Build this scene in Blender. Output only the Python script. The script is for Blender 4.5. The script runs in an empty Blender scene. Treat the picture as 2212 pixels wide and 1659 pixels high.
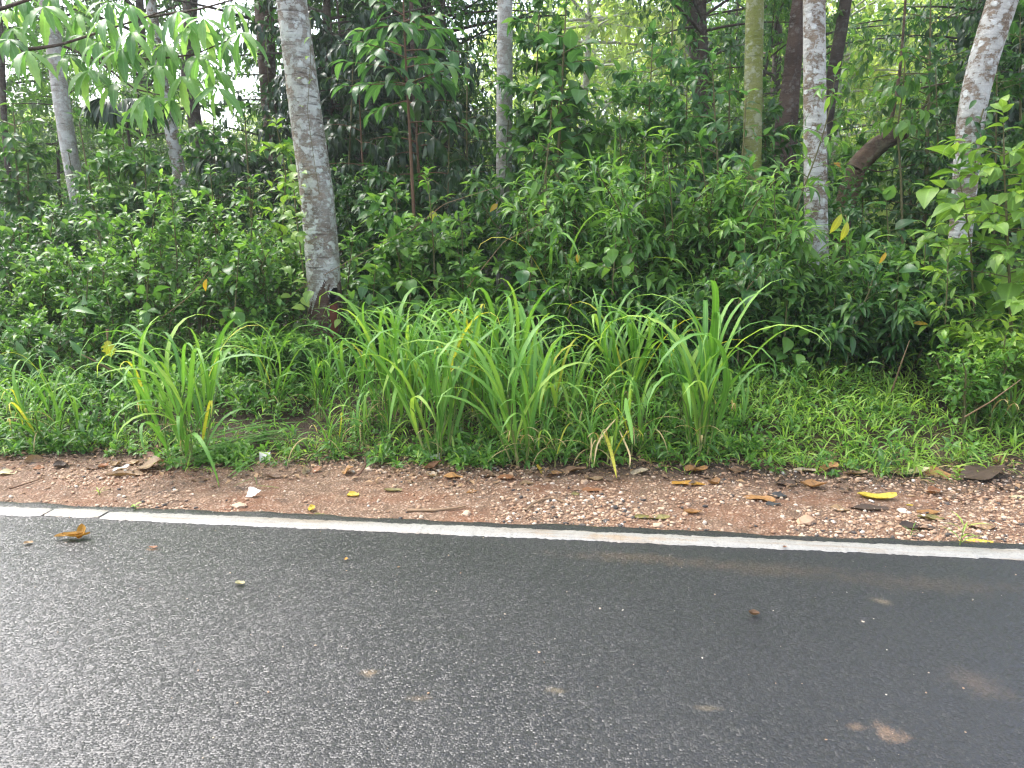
import bpy, math, random
import numpy as np
from mathutils import Matrix, Vector

R = math.radians
random.seed(7)
rng = np.random.default_rng(11)

# ------------------------------------------------------------------ scene, camera, sky, sun
sc = bpy.context.scene
COL = sc.collection
CAM_H, PITCH, YAW = 1.5, R(11.6), R(6.2)
cam_d = bpy.data.cameras.new("camera")
cam_d.lens, cam_d.sensor_width = 26.0, 36.0
cam_d.clip_end = 1000
cam = bpy.data.objects.new("camera", cam_d)
cam.location = (0, 0, CAM_H)
cam.rotation_euler = (R(90) - PITCH, 0, YAW)
COL.objects.link(cam)
sc.camera = cam

SUN_EL, SUN_AZ = R(56), R(-60)          # azimuth from +Y (into the forest), negative = towards the left
world = bpy.data.worlds.new("World")
sc.world = world
world.use_nodes = True
wn, wl = world.node_tree.nodes, world.node_tree.links
wn.clear()
sky = wn.new("ShaderNodeTexSky")
sky.sky_type = 'NISHITA'
sky.sun_disc = False
sky.sun_elevation = SUN_EL
sky.sun_rotation = SUN_AZ % (2 * math.pi)
sky.air_density, sky.dust_density, sky.ozone_density = 1.0, 3.5, 1.0
hs = wn.new("ShaderNodeHueSaturation")
hs.inputs['Saturation'].default_value = 0.6
bg = wn.new("ShaderNodeBackground")
bg.inputs['Strength'].default_value = 0.15
wo = wn.new("ShaderNodeOutputWorld")
wl.new(sky.outputs[0], hs.inputs['Color'])
wl.new(hs.outputs[0], bg.inputs['Color'])
wl.new(bg.outputs[0], wo.inputs['Surface'])

sun_d = bpy.data.lights.new("sun", 'SUN')
sun_d.energy = 0.9
sun_d.angle = R(30)
sun_d.color = (1.0, 0.975, 0.94)
sun = bpy.data.objects.new("sun", sun_d)
sdir = Vector((math.sin(SUN_AZ) * math.cos(SUN_EL), math.cos(SUN_AZ) * math.cos(SUN_EL), math.sin(SUN_EL)))
sun.rotation_euler = sdir.to_track_quat('Z', 'Y').to_euler()
sun.location = (-10, 0, 20)
COL.objects.link(sun)

vs = sc.view_settings
vs.view_transform, vs.look, vs.gamma, vs.use_curve_mapping = 'Standard', 'None', 1.0, False
vs.exposure = 2.15
sc.render.engine = 'CYCLES'
cy = sc.cycles
cy.max_bounces, cy.diffuse_bounces, cy.glossy_bounces, cy.transmission_bounces, cy.transparent_max_bounces = 7, 4, 3, 5, 6
cy.caustics_reflective = cy.caustics_refractive = False
cy.sample_clamp_indirect = 6
cy.use_denoising = True
cy.filter_width = 1.3

# ------------------------------------------------------------------ helpers: picture <-> place
F = 2212 * 26 / 36.0
cth, sth, cps, sps = math.cos(PITCH), math.sin(PITCH), math.cos(YAW), math.sin(YAW)
FW = np.array([-sps * cth, cps * cth, -sth])
RT = np.array([cps, sps, 0.0])
UP = np.cross(RT, FW)
CAM = np.array([0, 0, CAM_H])


def noise1(x, seed=0.0):
    return (np.sin(x * 1.7 + seed) + np.sin(x * 4.1 + seed * 2.3) * .5 + np.sin(x * 9.7 + seed * 5.1) * .25) / 1.75


def vnoise(x, y, seed=0):
    x, y = np.asarray(x, float), np.asarray(y, float)
    xi, yi = np.floor(x).astype(np.int64), np.floor(y).astype(np.int64)
    fx, fy = x - xi, y - yi
    fx, fy = fx * fx * (3 - 2 * fx), fy * fy * (3 - 2 * fy)

    def h(i, j):
        n = (i * 374761393 + j * 668265263 + seed * 982451653) & 0x7fffffff
        n = ((n ^ (n >> 13)) * 1274126177) & 0x7fffffff
        return ((n ^ (n >> 16)) & 0xffff) / 65535.0
    return (h(xi, yi) * (1 - fx) + h(xi + 1, yi) * fx) * (1 - fy) + (h(xi, yi + 1) * (1 - fx) + h(xi + 1, yi + 1) * fx) * fy


def smooth(a, b, x):
    t = np.clip((np.asarray(x, float) - a) / (b - a), 0, 1)
    return t * t * (3 - 2 * t)


def road_edge(x):
    return 3.66 + .018 * noise1(np.asarray(x, float) * 2.0, 1.0) + .012 * noise1(np.asarray(x, float) * 9.0, 4.0)


def ground_z(x, y):
    x, y = np.asarray(x, float), np.asarray(y, float)
    z = .42 * smooth(4.55, 7.0, y) + .25 * smooth(7, 14, y) + .16 * np.clip(y - 27, 0, 80) * smooth(27, 36, y)
    z = z + .02 * smooth(4.0, 4.6, y) * (vnoise(x * 2.1, y * 2.1, 3) - .5)
    v = smooth(3.63, 3.73, y)
    z = z + v * (.016 * (vnoise(x * 7, y * 9, 5) - .5) + .012 * (vnoise(x * 19, y * 22, 6) - .5))
    z = z - .012 - .03 * (1 - smooth(3.4, 3.63, y))
    z = z + .05 * smooth(9, 14, y) * (vnoise(x * .7, y * .7, 8) - .5)
    return z


def ray(px, py):
    return FW + RT * ((px - 1106) / F) - UP * ((py - 829.5) / F)


def P(px, py, Y):
    d = ray(px, py)
    return CAM + d * (Y / d[1])


def G(px, py, flat=None):
    """the ground point seen at a pixel"""
    d = ray(px, py)
    t = 2.0
    for _ in range(4000):
        p = CAM + d * t
        if p[2] < (float(ground_z(p[0], p[1])) if p[1] > 3.63 else 0.0):
            break
        t += .01
    return p


def XG(px, Y):
    """X on the ground at depth Y in a picture column"""
    z = float(ground_z(0, Y)) - CAM_H
    k = (px - 1106) / F
    return float((k * (FW[1] * Y + FW[2] * z) - RT[1] * Y) / (RT[0] - k * FW[0]))


def pix(p):
    """picture position of points (N,3)"""
    d = np.atleast_2d(p) - CAM
    w = np.maximum(d @ FW, 1e-3)
    return 1106 + F * (d @ RT) / w, 829.5 - F * (d @ UP) / w, w


# ------------------------------------------------------------------ helpers: objects
def link(o, parent=None):
    COL.objects.link(o)
    if parent is not None:
        o.parent = parent
    return o


def tag(o, label=None, cat=None, group=None, kind=None):
    for k, v in (('label', label), ('category', cat), ('group', group), ('kind', kind)):
        if v:
            o[k] = v
    return o


def thing(name, label, cat, loc=(0, 0, 0), group=None):
    o = bpy.data.objects.new(name, None)
    o.empty_display_size = .1
    o.location = tuple(float(v) for v in loc)
    link(o)
    return tag(o, label, cat, group)


def put(name, me, parent=None, m=None, kind=None, mat=None):
    o = bpy.data.objects.new(name, me)
    if mat is not None and not me.materials:
        me.materials.append(mat)
    link(o, parent)
    if m is not None:
        o.matrix_local = m
    if kind:
        o['kind'] = kind
    return o


def mesh(name, V, tris=None, quads=None, mat=None, attrs=None, flat=False):
    V = np.asarray(V, np.float32).reshape(-1, 3)
    me = bpy.data.meshes.new(name)
    me.vertices.add(len(V))
    me.vertices.foreach_set('co', V.ravel())
    idx, tot = [], []
    if tris is not None and len(tris):
        t = np.asarray(tris, np.int32).reshape(-1, 3)
        idx.append(t.ravel()); tot.append(np.full(len(t), 3, np.int32))
    if quads is not None and len(quads):
        q = np.asarray(quads, np.int32).reshape(-1, 4)
        idx.append(q.ravel()); tot.append(np.full(len(q), 4, np.int32))
    idx, tot = np.concatenate(idx), np.concatenate(tot)
    me.loops.add(len(idx))
    me.loops.foreach_set('vertex_index', idx)
    me.polygons.add(len(tot))
    st = np.zeros(len(tot), np.int32)
    st[1:] = np.cumsum(tot)[:-1]
    me.polygons.foreach_set('loop_start', st)
    me.polygons.foreach_set('loop_total', tot)
    me.update(calc_edges=True)
    for k, a in (attrs or {}).items():
        at = me.attributes.new(k, 'FLOAT', 'POINT')
        at.data.foreach_set('value', np.asarray(a, np.float32).ravel())
    if flat:
        me.shade_flat()
    else:
        me.shade_smooth()
    if mat is not None:
        me.materials.append(mat)
    return me


def nrm(v):
    v = np.asarray(v, float)
    return v / np.maximum(np.linalg.norm(v, axis=-1, keepdims=True), 1e-9)


def tubes(paths, radii, sides=4, caps=True):
    """(M,K,3) paths with (M,K) radii -> verts, quads"""
    paths = np.asarray(paths, float)
    M, K, _ = paths.shape
    tan = np.gradient(paths, axis=1)
    tan = nrm(tan)
    ref = np.where(np.abs(tan[..., 2:3]) > .9, np.array([1., 0, 0]), np.array([0, 0, 1.]))
    a = nrm(np.cross(tan, ref))
    b = np.cross(tan, a)
    ang = np.arange(sides) * 2 * math.pi / sides
    ring = a[:, :, None, :] * np.cos(ang)[None, None, :, None] + b[:, :, None, :] * np.sin(ang)[None, None, :, None]
    V = paths[:, :, None, :] + ring * np.asarray(radii)[:, :, None, None]
    m, k, s = np.meshgrid(np.arange(M), np.arange(K - 1), np.arange(sides), indexing='ij')
    s2 = (s + 1) % sides
    base = (m * K + k) * sides
    Q = np.stack([base + s, base + s2, base + sides + s2, base + sides + s], -1).reshape(-1, 4)
    return V.reshape(-1, 3), Q


# ------------------------------------------------------------------ materials
class NT:
    def __init__(self, name):
        self.m = bpy.data.materials.new(name)
        self.m.use_nodes = True
        self.n, self.l = self.m.node_tree.nodes, self.m.node_tree.links
        self.n.clear()
        self.out = self.n.new('ShaderNodeOutputMaterial')

    def node(self, t, **kw):
        n = self.n.new('ShaderNode' + t)
        for k, v in kw.items():
            setattr(n, k, v)
        return n

    def set(self, sock, v):
        if isinstance(v, bpy.types.NodeSocket):
            self.l.new(v, sock)
        else:
            if isinstance(v, tuple) and len(v) == 3 and sock.type == 'RGBA':
                v = (*v, 1)
            sock.default_value = v

    def coord(self, kind='Object', scale=None):
        c = self.node('TexCoord').outputs[kind]
        if scale is not None:
            mp = self.node('Mapping')
            mp.inputs['Scale'].default_value = scale
            self.l.new(c, mp.inputs[0])
            return mp.outputs[0]
        return c

    def noise(self, vec, scale, detail=3, rough=.55, dist=0):
        n = self.node('TexNoise')
        self.set(n.inputs['Vector'], vec)
        n.inputs['Scale'].default_value = scale
        n.inputs['Detail'].default_value = detail
        n.inputs['Roughness'].default_value = rough
        n.inputs['Distortion'].default_value = dist
        return n.outputs['Fac']

    def voronoi(self, vec, scale, feature='F1', rand=1.0):
        n = self.node('TexVoronoi', feature=feature)
        self.set(n.inputs['Vector'], vec)
        n.inputs['Scale'].default_value = scale
        n.inputs['Randomness'].default_value = rand
        return n

    def ramp(self, fac, stops):
        n = self.node('ValToRGB')
        e = n.color_ramp.elements
        while len(e) < len(stops):
            e.new(.5)
        for el, (p, c) in zip(e, stops):
            el.position = p
            el.color = (*c, 1) if isinstance(c, tuple) else (c, c, c, 1)
        self.set(n.inputs[0], fac)
        return n.outputs[0]

    def math(self, op, a, b=0.0, clamp=False):
        n = self.node('Math', operation=op, use_clamp=clamp)
        self.set(n.inputs[0], a)
        self.set(n.inputs[1], b)
        return n.outputs[0]

    def mix(self, f, a, b, mode='MIX'):
        n = self.node('Mix', data_type='RGBA', blend_type=mode)
        self.set(n.inputs[0], f)
        self.set(n.inputs[6], a)
        self.set(n.inputs[7], b)
        return n.outputs[2]

    def bump(self, h, strength=.5, dist=.01, normal=None):
        n = self.node('Bump')
        n.inputs['Strength'].default_value = strength
        n.inputs['Distance'].default_value = dist
        self.set(n.inputs['Height'], h)
        if normal is not None:
            self.l.new(normal, n.inputs['Normal'])
        return n.outputs[0]

    def bsdf(self, color, rough=.6, normal=None, spec=.5, **kw):
        n = self.node('BsdfPrincipled')
        self.set(n.inputs['Base Color'], color)
        self.set(n.inputs['Roughness'], rough)
        self.set(n.inputs['Specular IOR Level'], spec)
        for k, v in kw.items():
            self.set(n.inputs[k], v)
        if normal is not None:
            self.l.new(normal, n.inputs['Normal'])
        return n.outputs[0]

    def done(self, shader):
        self.l.new(shader, self.out.inputs['Surface'])
        return self.m


def leaf_mat(name, dark, mid, light, rough=.38, trans=.38, spot=None, back=1.25, spec=.5):
    t = NT(name)
    at = t.node('Attribute', attribute_name='tint').outputs['Fac']
    rib = t.node('Attribute', attribute_name='rib').outputs['Fac']
    rnd = t.node('ObjectInfo').outputs['Random']
    f = t.math('ADD', at, t.math('MULTIPLY', t.math('SUBTRACT', rnd, .5), .22), clamp=True)
    c = t.ramp(f, [(0, dark), (.5, mid), (1, light)])
    n1 = t.noise(t.coord('Object'), 22, 3)
    c = t.mix(.35, c, t.mix(n1, (.45, .5, .4), (1.4, 1.35, 1.2)), 'MULTIPLY')
    ribm = t.ramp(rib, [(0, 1.0), (.10, .35), (.2, 0.0)])
    c = t.mix(t.math('MULTIPLY', ribm, .35), c, tuple(min(1, v * 1.9 + .02) for v in mid))
    if spot:
        sp = t.ramp(t.noise(t.coord('Object'), 55, 2), [(.55, 0.0), (.68, 1.0)])
        c = t.mix(t.math('MULTIPLY', sp, .6), c, spot)
    bf = t.node('NewGeometry').outputs['Backfacing']
    cb = t.mix(bf, c, t.mix(1.0, c, (back, back * .98, back * 1.05), 'MULTIPLY'))
    bmp = t.bump(rib, .35, .004)
    p = t.bsdf(cb, t.math('ADD', rough, t.math('MULTIPLY', bf, .2)), bmp, spec)
    tr = t.node('BsdfTranslucent')
    t.set(tr.inputs['Color'], t.mix(1.0, c, (1.75, 1.7, 1.0), 'MULTIPLY'))
    ms = t.node('MixShader')
    ms.inputs[0].default_value = trans
    t.l.new(p, ms.inputs[1])
    t.l.new(tr.outputs[0], ms.inputs[2])
    return t.done(ms.outputs[0])


def bark_mat(name, base, dark, lichen, lich=.5, warm=None, ring=.5, rough=.85, moss=None, scale=1.0):
    t = NT(name)
    o = t.coord('Object')
    st = t.coord('Object', (5 * scale, 5 * scale, 38 * scale))
    big = t.noise(o, 5 * scale, 4, .6)
    streak = t.noise(st, 1.0, 4, .65, .3)
    c = t.mix(t.ramp(big, [(.35, 0.0), (.65, 1.0)]), base, dark)
    if warm:
        c = t.mix(t.ramp(t.noise(o, 3.3 * scale, 3, .5), [(.5, 0.0), (.66, .8)]), c, warm)
    if moss:
        c = t.mix(t.ramp(t.noise(t.coord('Object', (2, 2, .8)), 2.4 * scale, 4, .6), [(.4, 0.0), (.6, .85)]), c, moss)
    # round and ragged lichen patches
    wob = t.node('VectorMath', operation='ADD')
    nz = t.node('TexNoise')
    nz.inputs['Scale'].default_value = 22
    t.l.new(o, nz.inputs['Vector'])
    sc_ = t.node('VectorMath', operation='SCALE')
    t.l.new(nz.outputs['Color'], sc_.inputs[0])
    sc_.inputs['Scale'].default_value = .06
    t.l.new(o, wob.inputs[0])
    t.l.new(sc_.outputs[0], wob.inputs[1])
    vz = t.voronoi(wob.outputs[0], 13 * scale)
    spots = t.ramp(vz.outputs['Distance'], [(.30, 1.0), (.40, 0.0)])
    sel = t.ramp(t.math('ADD', t.math('MULTIPLY', vz.outputs['Color'], .6), t.math('MULTIPLY', t.noise(o, 3.1, 2), .6)), [(.64 - .2 * lich, 0.0), (.7 - .2 * lich, 1.0)])
    rag = t.ramp(t.noise(o, 7 * scale, 8, .72), [(.585 - .10 * lich, 0.0), (.61 - .10 * lich, .85), (.75, 1.0)])
    rag2 = t.ramp(t.noise(t.coord('Object', (12, 12, 30)), 1.6, 6, .75), [(.58 - .08 * lich, 0.0), (.64 - .08 * lich, .8)])
    rag = t.math('MAXIMUM', rag, t.math('MULTIPLY', rag2, .8))
    lm = t.math('MAXIMUM', t.math('MULTIPLY', spots, sel), t.math('MULTIPLY', rag, .85))
    lc = t.mix(t.noise(o, 15, 2), lichen, tuple(v * .72 for v in lichen))
    c = t.mix(t.math('MULTIPLY', lm, min(1, lich * 1.6)), c, lc)
    rings = t.ramp(streak, [(.30, 1.0), (.42, 0.0)])
    c = t.mix(t.math('MULTIPLY', rings, ring), c, tuple(v * .3 for v in dark))
    fine = t.noise(o, 70, 5, .75)
    c = t.mix(.75, c, t.mix(fine, (.35, .35, .34), (1.6, 1.6, 1.62)), 'MULTIPLY')
    c = t.mix(.7, c, t.mix(t.noise(o, 2.1, 4, .7), (.55, .53, .5), (1.35, 1.36, 1.4)), 'MULTIPLY')
    h = t.math('ADD', t.math('MULTIPLY', streak, .8), t.math('ADD', t.math('MULTIPLY', fine, .35), t.math('MULTIPLY', lm, .25)))
    return t.done(t.bsdf(c, rough, t.bump(h, .9, .02), .25))


def plain_mat(name, col, var=.4, scale=30, rough=.8, spec=.3, tinted=False):
    t = NT(name)
    n = t.noise(t.coord('Object'), scale, 4)
    c = t.mix(n, tuple(v * (1 - var) for v in col), tuple(min(1, v * (1 + var)) for v in col))
    return t.done(t.bsdf(c, rough, t.bump(n, .3, .004), spec))


M = {}
M['shrub'] = leaf_mat('shrub_leaf', (.034, .088, .022), (.09, .215, .042), (.25, .43, .085))
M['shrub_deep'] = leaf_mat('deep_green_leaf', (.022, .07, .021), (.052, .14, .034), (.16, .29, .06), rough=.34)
M['lime'] = leaf_mat('lime_leaf', (.075, .17, .028), (.18, .32, .05), (.33, .46, .09), rough=.45)
M['toothed'] = leaf_mat('toothed_leaf', (.06, .15, .05), (.14, .3, .095), (.32, .5, .18), rough=.36, trans=.5)
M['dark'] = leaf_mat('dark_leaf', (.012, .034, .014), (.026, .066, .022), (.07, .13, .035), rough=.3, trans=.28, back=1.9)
M['bluish'] = leaf_mat('blue_green_leaf', (.035, .1, .035), (.075, .19, .058), (.2, .36, .09), rough=.33, trans=.45)
M['canopy'] = leaf_mat('canopy_leaf', (.034, .09, .024), (.085, .185, .042), (.22, .35, .08), rough=.4, trans=.48)
M['far'] = leaf_mat('far_leaf', (.13, .22, .06), (.24, .34, .1), (.42, .46, .16), rough=.6, trans=.55)
M['grass'] = leaf_mat('tall_grass_blade', (.05, .145, .024), (.11, .265, .04), (.22, .39, .075), rough=.34, trans=.36)
M['lowgrass'] = leaf_mat('low_grass_blade', (.09, .2, .03), (.21, .37, .058), (.38, .52, .11), rough=.45, trans=.4)
M['cover'] = leaf_mat('creeper_leaf', (.045, .12, .024), (.115, .26, .044), (.25, .41, .08), rough=.42)
M['dry'] = leaf_mat('dry_grass_blade', (.25, .18, .08), (.42, .33, .16), (.55, .46, .26), rough=.7, trans=.3)
M['yellow'] = leaf_mat('yellow_leaf', (.45, .24, .02), (.6, .38, .03), (.68, .52, .08), rough=.45, spot=(.3, .13, .02))
M['yellowgreen'] = leaf_mat('yellowing_leaf', (.28, .3, .03), (.4, .42, .05), (.55, .5, .07), rough=.45, spot=(.2, .14, .02))


def dead_mat(name, col, rough=.6):
    return leaf_mat(name, tuple(v * .55 for v in col), col, tuple(min(1, v * 1.4) for v in col), rough=rough, trans=.12, spot=tuple(v * .35 for v in col), back=.8)


DEAD = {'tan': (.42, .27, .14), 'rust': (.36, .15, .06), 'orange': (.46, .23, .075), 'brown': (.2, .11, .055), 'dark brown': (.09, .055, .035),
        'grey': (.07, .07, .07), 'pale': (.58, .46, .32), 'white': (.7, .66, .6), 'yellow': (.6, .44, .05), 'olive': (.26, .22, .06), 'golden': (.6, .3, .03),
        'cream': (.62, .56, .33), 'pinkish': (.45, .24, .17)}
for k_, c_ in DEAD.items():
    c_ = tuple(v * (.68 if k_ not in ('yellow', 'white', 'cream') else .85) for v in c_)
    M['dead_' + k_] = dead_mat('fallen_leaf_' + k_.replace(' ', '_'), c_)

M['bark_main'] = bark_mat('mottled_bark', (.37, .34, .295), (.19, .155, .12), (.66, .68, .63), .8, warm=(.25, .185, .125), ring=.8)
M['bark_pale'] = bark_mat('pale_bark', (.5, .47, .42), (.33, .29, .24), (.7, .71, .66), .7, ring=.7)
M['bark_white'] = bark_mat('lichened_bark', (.31, .245, .175), (.19, .14, .1), (.72, .73, .69), .9, ring=.5)
M['bark_base'] = bark_mat('bare_brown_bark', (.13, .08, .055), (.075, .045, .034), (.26, .23, .18), .2, ring=.7)
M['bark_green'] = bark_mat('mossy_bark', (.30, .30, .12), (.20, .22, .075), (.5, .52, .38), .42, ring=.5, moss=(.2, .23, .05))
M['bark_dark'] = bark_mat('dark_bark', (.10, .08, .06), (.055, .042, .032), (.26, .28, .24), .22, ring=.5)
M['bark_brown'] = bark_mat('brown_bark', (.13, .09, .065), (.07, .047, .036), (.33, .32, .28), .22, ring=.6)
M['bark_log'] = bark_mat('rotting_bark', (.15, .1, .065), (.06, .04, .027), (.3, .32, .2), .2, ring=.3)
M['stem'] = plain_mat('green_brown_stem', (.13, .12, .05))
M['stem_red'] = plain_mat('reddish_stem', (.16, .09, .055))
M['stick'] = plain_mat('dry_stick', (.26, .17, .1), .5, 60)
M['culm'] = leaf_mat('grass_culm', (.09, .15, .03), (.16, .24, .05), (.4, .38, .16), rough=.5, trans=.1)
M['hole'] = plain_mat('black_hollow', (.012, .011, .010), .4, 40, .95)  # darkness of the hole is put into this near-black colour
M['scar'] = plain_mat('red_inner_bark', (.17, .05, .03), .5, 35)

# ------------------------------------------------------------------ leaf shapes


def leaf_tpl(w, segs=5, fold=.25, curve=.25, serr=0.0, peak=.42, wav=0.0, tail=1.0, seed=0, roll=0.0):
    V, rib, rows = [], [], []
    r = random.Random(seed)
    for k in range(segs + 1):
        t = k / segs
        if t <= peak:
            s = math.sin(t / peak * math.pi / 2) ** .8
        else:
            s = max(0, math.cos((t - peak) / (1 - peak) * math.pi / 2)) ** tail
        hw = w / 2 * s
        if serr and 0 < k < segs:
            hw *= 1 + (serr if k % 2 else -serr)
        z = -curve * t * t + .05 * math.sin(t * math.pi)
        y = t * (1 - .25 * abs(curve) * t)
        if k in (0, segs):
            rows.append([len(V)])
            V.append((0, y, z)); rib.append(0)
        else:
            wl_, wr_ = (wav * r.uniform(-1, 1), wav * r.uniform(-1, 1)) if wav else (0, 0)
            rows.append([len(V), len(V) + 1, len(V) + 2])
            V += [(-hw, y, z + fold * hw + wl_ - roll * hw), (0, y, z), (hw, y, z + fold * hw + wr_ - roll * hw)]
            rib += [1, 0, 1]
    T = []
    for a, b in zip(rows, rows[1:]):
        if len(a) == 1:
            T += [(a[0], b[1], b[0]), (a[0], b[2], b[1])]
        elif len(b) == 1:
            T += [(a[0], a[1], b[0]), (a[1], a[2], b[0])]
        else:
            T += [(a[0], a[1], b[1]), (a[0], b[1], b[0]), (a[1], a[2], b[2]), (a[1], b[2], b[1])]
    return np.array(V, float), np.array(T, np.int32), np.array(rib, float)


TPL = {
    'lance': leaf_tpl(.26, 5, .3, .35, peak=.38),
    'ovate': leaf_tpl(.46, 4, .3, .25, peak=.4),
    'broad': leaf_tpl(.68, 5, .22, .25, peak=.36, tail=1.15),
    'droop': leaf_tpl(.34, 6, .2, .5, peak=.5),
    'serr': leaf_tpl(.22, 11, .3, .28, serr=.12, peak=.5),
    'oval': leaf_tpl(.5, 3, .25, .2, peak=.45),
    'lo': leaf_tpl(.42, 2, .3, .25, peak=.5),
    'lolance': leaf_tpl(.3, 2, .3, .35, peak=.5),
    'lobed': leaf_tpl(.62, 9, .15, .25, serr=.3, peak=.45),
    'round': leaf_tpl(.85, 4, .18, .15, peak=.45, tail=.8),
}


def merged_leaves(name, tpl, pos, d, n, size, tint, mat, width=None):
    V, T, rib = TPL[tpl]
    d = nrm(d)
    x = nrm(np.cross(d, n))
    z = np.cross(x, d)
    B = np.stack([x, d, z], -1)                     # (N,3,3) columns
    s = np.asarray(size)[:, None]
    L = V[None] * s[:, :, None]
    W = np.einsum('nij,nvj->nvi', B, L) + np.asarray(pos)[:, None]
    N, nv = len(pos), len(V)
    TT = (T[None] + (np.arange(N) * nv)[:, None, None]).reshape(-1, 3)
    return mesh(name, W, tris=TT, mat=mat, attrs={'tint': np.repeat(tint, nv), 'rib': np.tile(rib, N)})


_single = {}


def single_leaf(kind, mat_key, tint):
    q = round(float(tint) * 4) / 4
    k = (kind, mat_key, q)
    if k not in _single:
        V, T, rib = TPL[kind]
        _single[k] = mesh('leaf_' + kind, V, tris=T, mat=M[mat_key], attrs={'tint': np.full(len(V), q), 'rib': rib})
    return _single[k]


def leaf_matrix(pos, d, n, size):
    d = Vector(d).normalized()
    x = d.cross(Vector(n))
    if x.length < 1e-4:
        x = d.cross(Vector((.3, .8, .1)))
    x.normalize()
    z = x.cross(d)
    m = Matrix((x, d, z)).transposed().to_4x4()
    return Matrix.Translation(Vector(pos)) @ m @ Matrix.Scale(float(size), 4)


def leaf_frames(r, T0, TD, TL, nl, droop, size, spread=55, leaf_droop=.15, up=1.0, tip_young=.5, base_tint=.25, start=.12):
    """leaves along twigs: returns pos, dir, normal, size, tint"""
    Mn = len(T0)
    s = np.linspace(start, 1.0, nl)[None, :] + r.uniform(-.5, .5, (Mn, nl)) / nl * .6
    s = np.clip(s, .03, 1.0)
    down = np.array([0, 0, -1.0])
    pos = T0[:, None] + TD[:, None] * (TL[:, None] * s)[..., None] + down * (droop * TL[:, None] * s * s)[..., None]
    ax = nrm(TD[:, None] + down * (2 * droop * s)[..., None])
    ref = np.array([.13, .21, .97])
    a = nrm(np.cross(ax, ref))
    b = np.cross(ax, a)
    ph = np.arange(nl)[None, :] * 2.4 + r.uniform(0, 6.28, (Mn, 1)) + r.uniform(-.4, .4, (Mn, nl))
    side = a * np.cos(ph)[..., None] + b * np.sin(ph)[..., None]
    al = np.radians(spread * (1.1 - .55 * s)) + r.uniform(-.25, .25, (Mn, nl))
    d = ax * np.cos(al)[..., None] + side * np.sin(al)[..., None]
    d = nrm(d + down * leaf_droop + r.normal(0, .12, d.shape))
    n = nrm(np.array([0, 0, up]) + ax * .25 + r.normal(0, .28, d.shape))
    sz = size * r.uniform(.6, 1.2, (Mn, nl)) * (1.05 - .35 * (s > .9))
    tint = base_tint + r.uniform(-.2, .25, (Mn, nl)) + tip_young * np.clip((s - .6) / .4, 0, 1) * r.uniform(.2, 1, (Mn, 1))
    f = lambda q: q.reshape(-1, *q.shape[2:])
    return f(pos), f(d), f(n), sz.ravel(), np.clip(tint, 0, 1).ravel()


def twig_tubes(T0, TD, TL, droop, r0, K=4, sides=3):
    s = np.linspace(0, 1, K)
    pts = T0[:, None] + TD[:, None] * (TL[:, None] * s)[..., None] + np.array([0, 0, -1.0]) * (droop * TL[:, None] * s * s)[..., None]
    rad = r0 * (1.0 - .75 * s)[None] * np.ones((len(T0), 1))
    return tubes(pts, rad, sides)


def stem_curves(r, n, height, lean, base_spread, arch=.15, K=8):
    """(n,K,3) curves from around the origin"""
    az = r.uniform(0, 2 * math.pi, n)
    ln = np.minimum(np.abs(r.normal(0, lean, n)) + .04, lean * 1.25)
    h = height * r.uniform(.45, 1.12, n)
    s = np.linspace(0, 1, K)
    out = np.stack([np.cos(az), np.sin(az), np.zeros(n)], -1)
    p0 = out * (base_spread * r.uniform(0, 1, n))[:, None]
    horiz = (np.tan(ln) * h)[:, None] * (s ** 1.5)[None]
    pts = p0[:, None] + out[:, None] * horiz[..., None]
    pts[..., 2] += h[:, None] * s[None] - arch * h[:, None] * (s ** 3)[None] * (ln / .5)[:, None]
    wob = r.normal(0, .02 * height, (n, K, 3)) * s[None, :, None]
    wob[..., 2] *= .3
    return pts + wob


def sample_curves(r, curves, m, lo=.2, hi=1.0):
    n, K, _ = curves.shape
    u = np.sort(r.uniform(lo, hi, (n, m)), axis=1)
    u[:, -1] = 1.0
    f = u * (K - 1)
    i = np.minimum(f.astype(int), K - 2)
    w = (f - i)[..., None]
    rows = np.arange(n)[:, None]
    p = curves[rows, i] * (1 - w) + curves[rows, i + 1] * w
    tan = nrm(curves[rows, i + 1] - curves[rows, i])
    return p.reshape(-1, 3), tan.reshape(-1, 3), u.ravel()


def split_leaves(r, root, fr, count, kind, mat_key, origin, name='leaf'):
    """the leaves that show largest become parts of their own; returns the rest"""
    pos, d, n, sz, ti = fr
    if count <= 0:
        return fr
    px, py, w = pix(pos + np.asarray(origin))
    front = pos @ nrm(np.array([0, -1.0, .55]))
    score = sz / w * 60 + front * .9 + r.uniform(0, .35, len(sz))
    score[(px < -20) | (px > 2232) | (py < -20) | (py > 1680)] -= 50
    order = np.argsort(-score)
    pick = order[:count]
    for i in pick:
        put(name, single_leaf(kind, mat_key, ti[i]), root, leaf_matrix(pos[i], d[i], n[i], sz[i]))
    keep = np.ones(len(sz), bool)
    keep[pick] = False
    return pos[keep], d[keep], n[keep], sz[keep], ti[keep]


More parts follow.
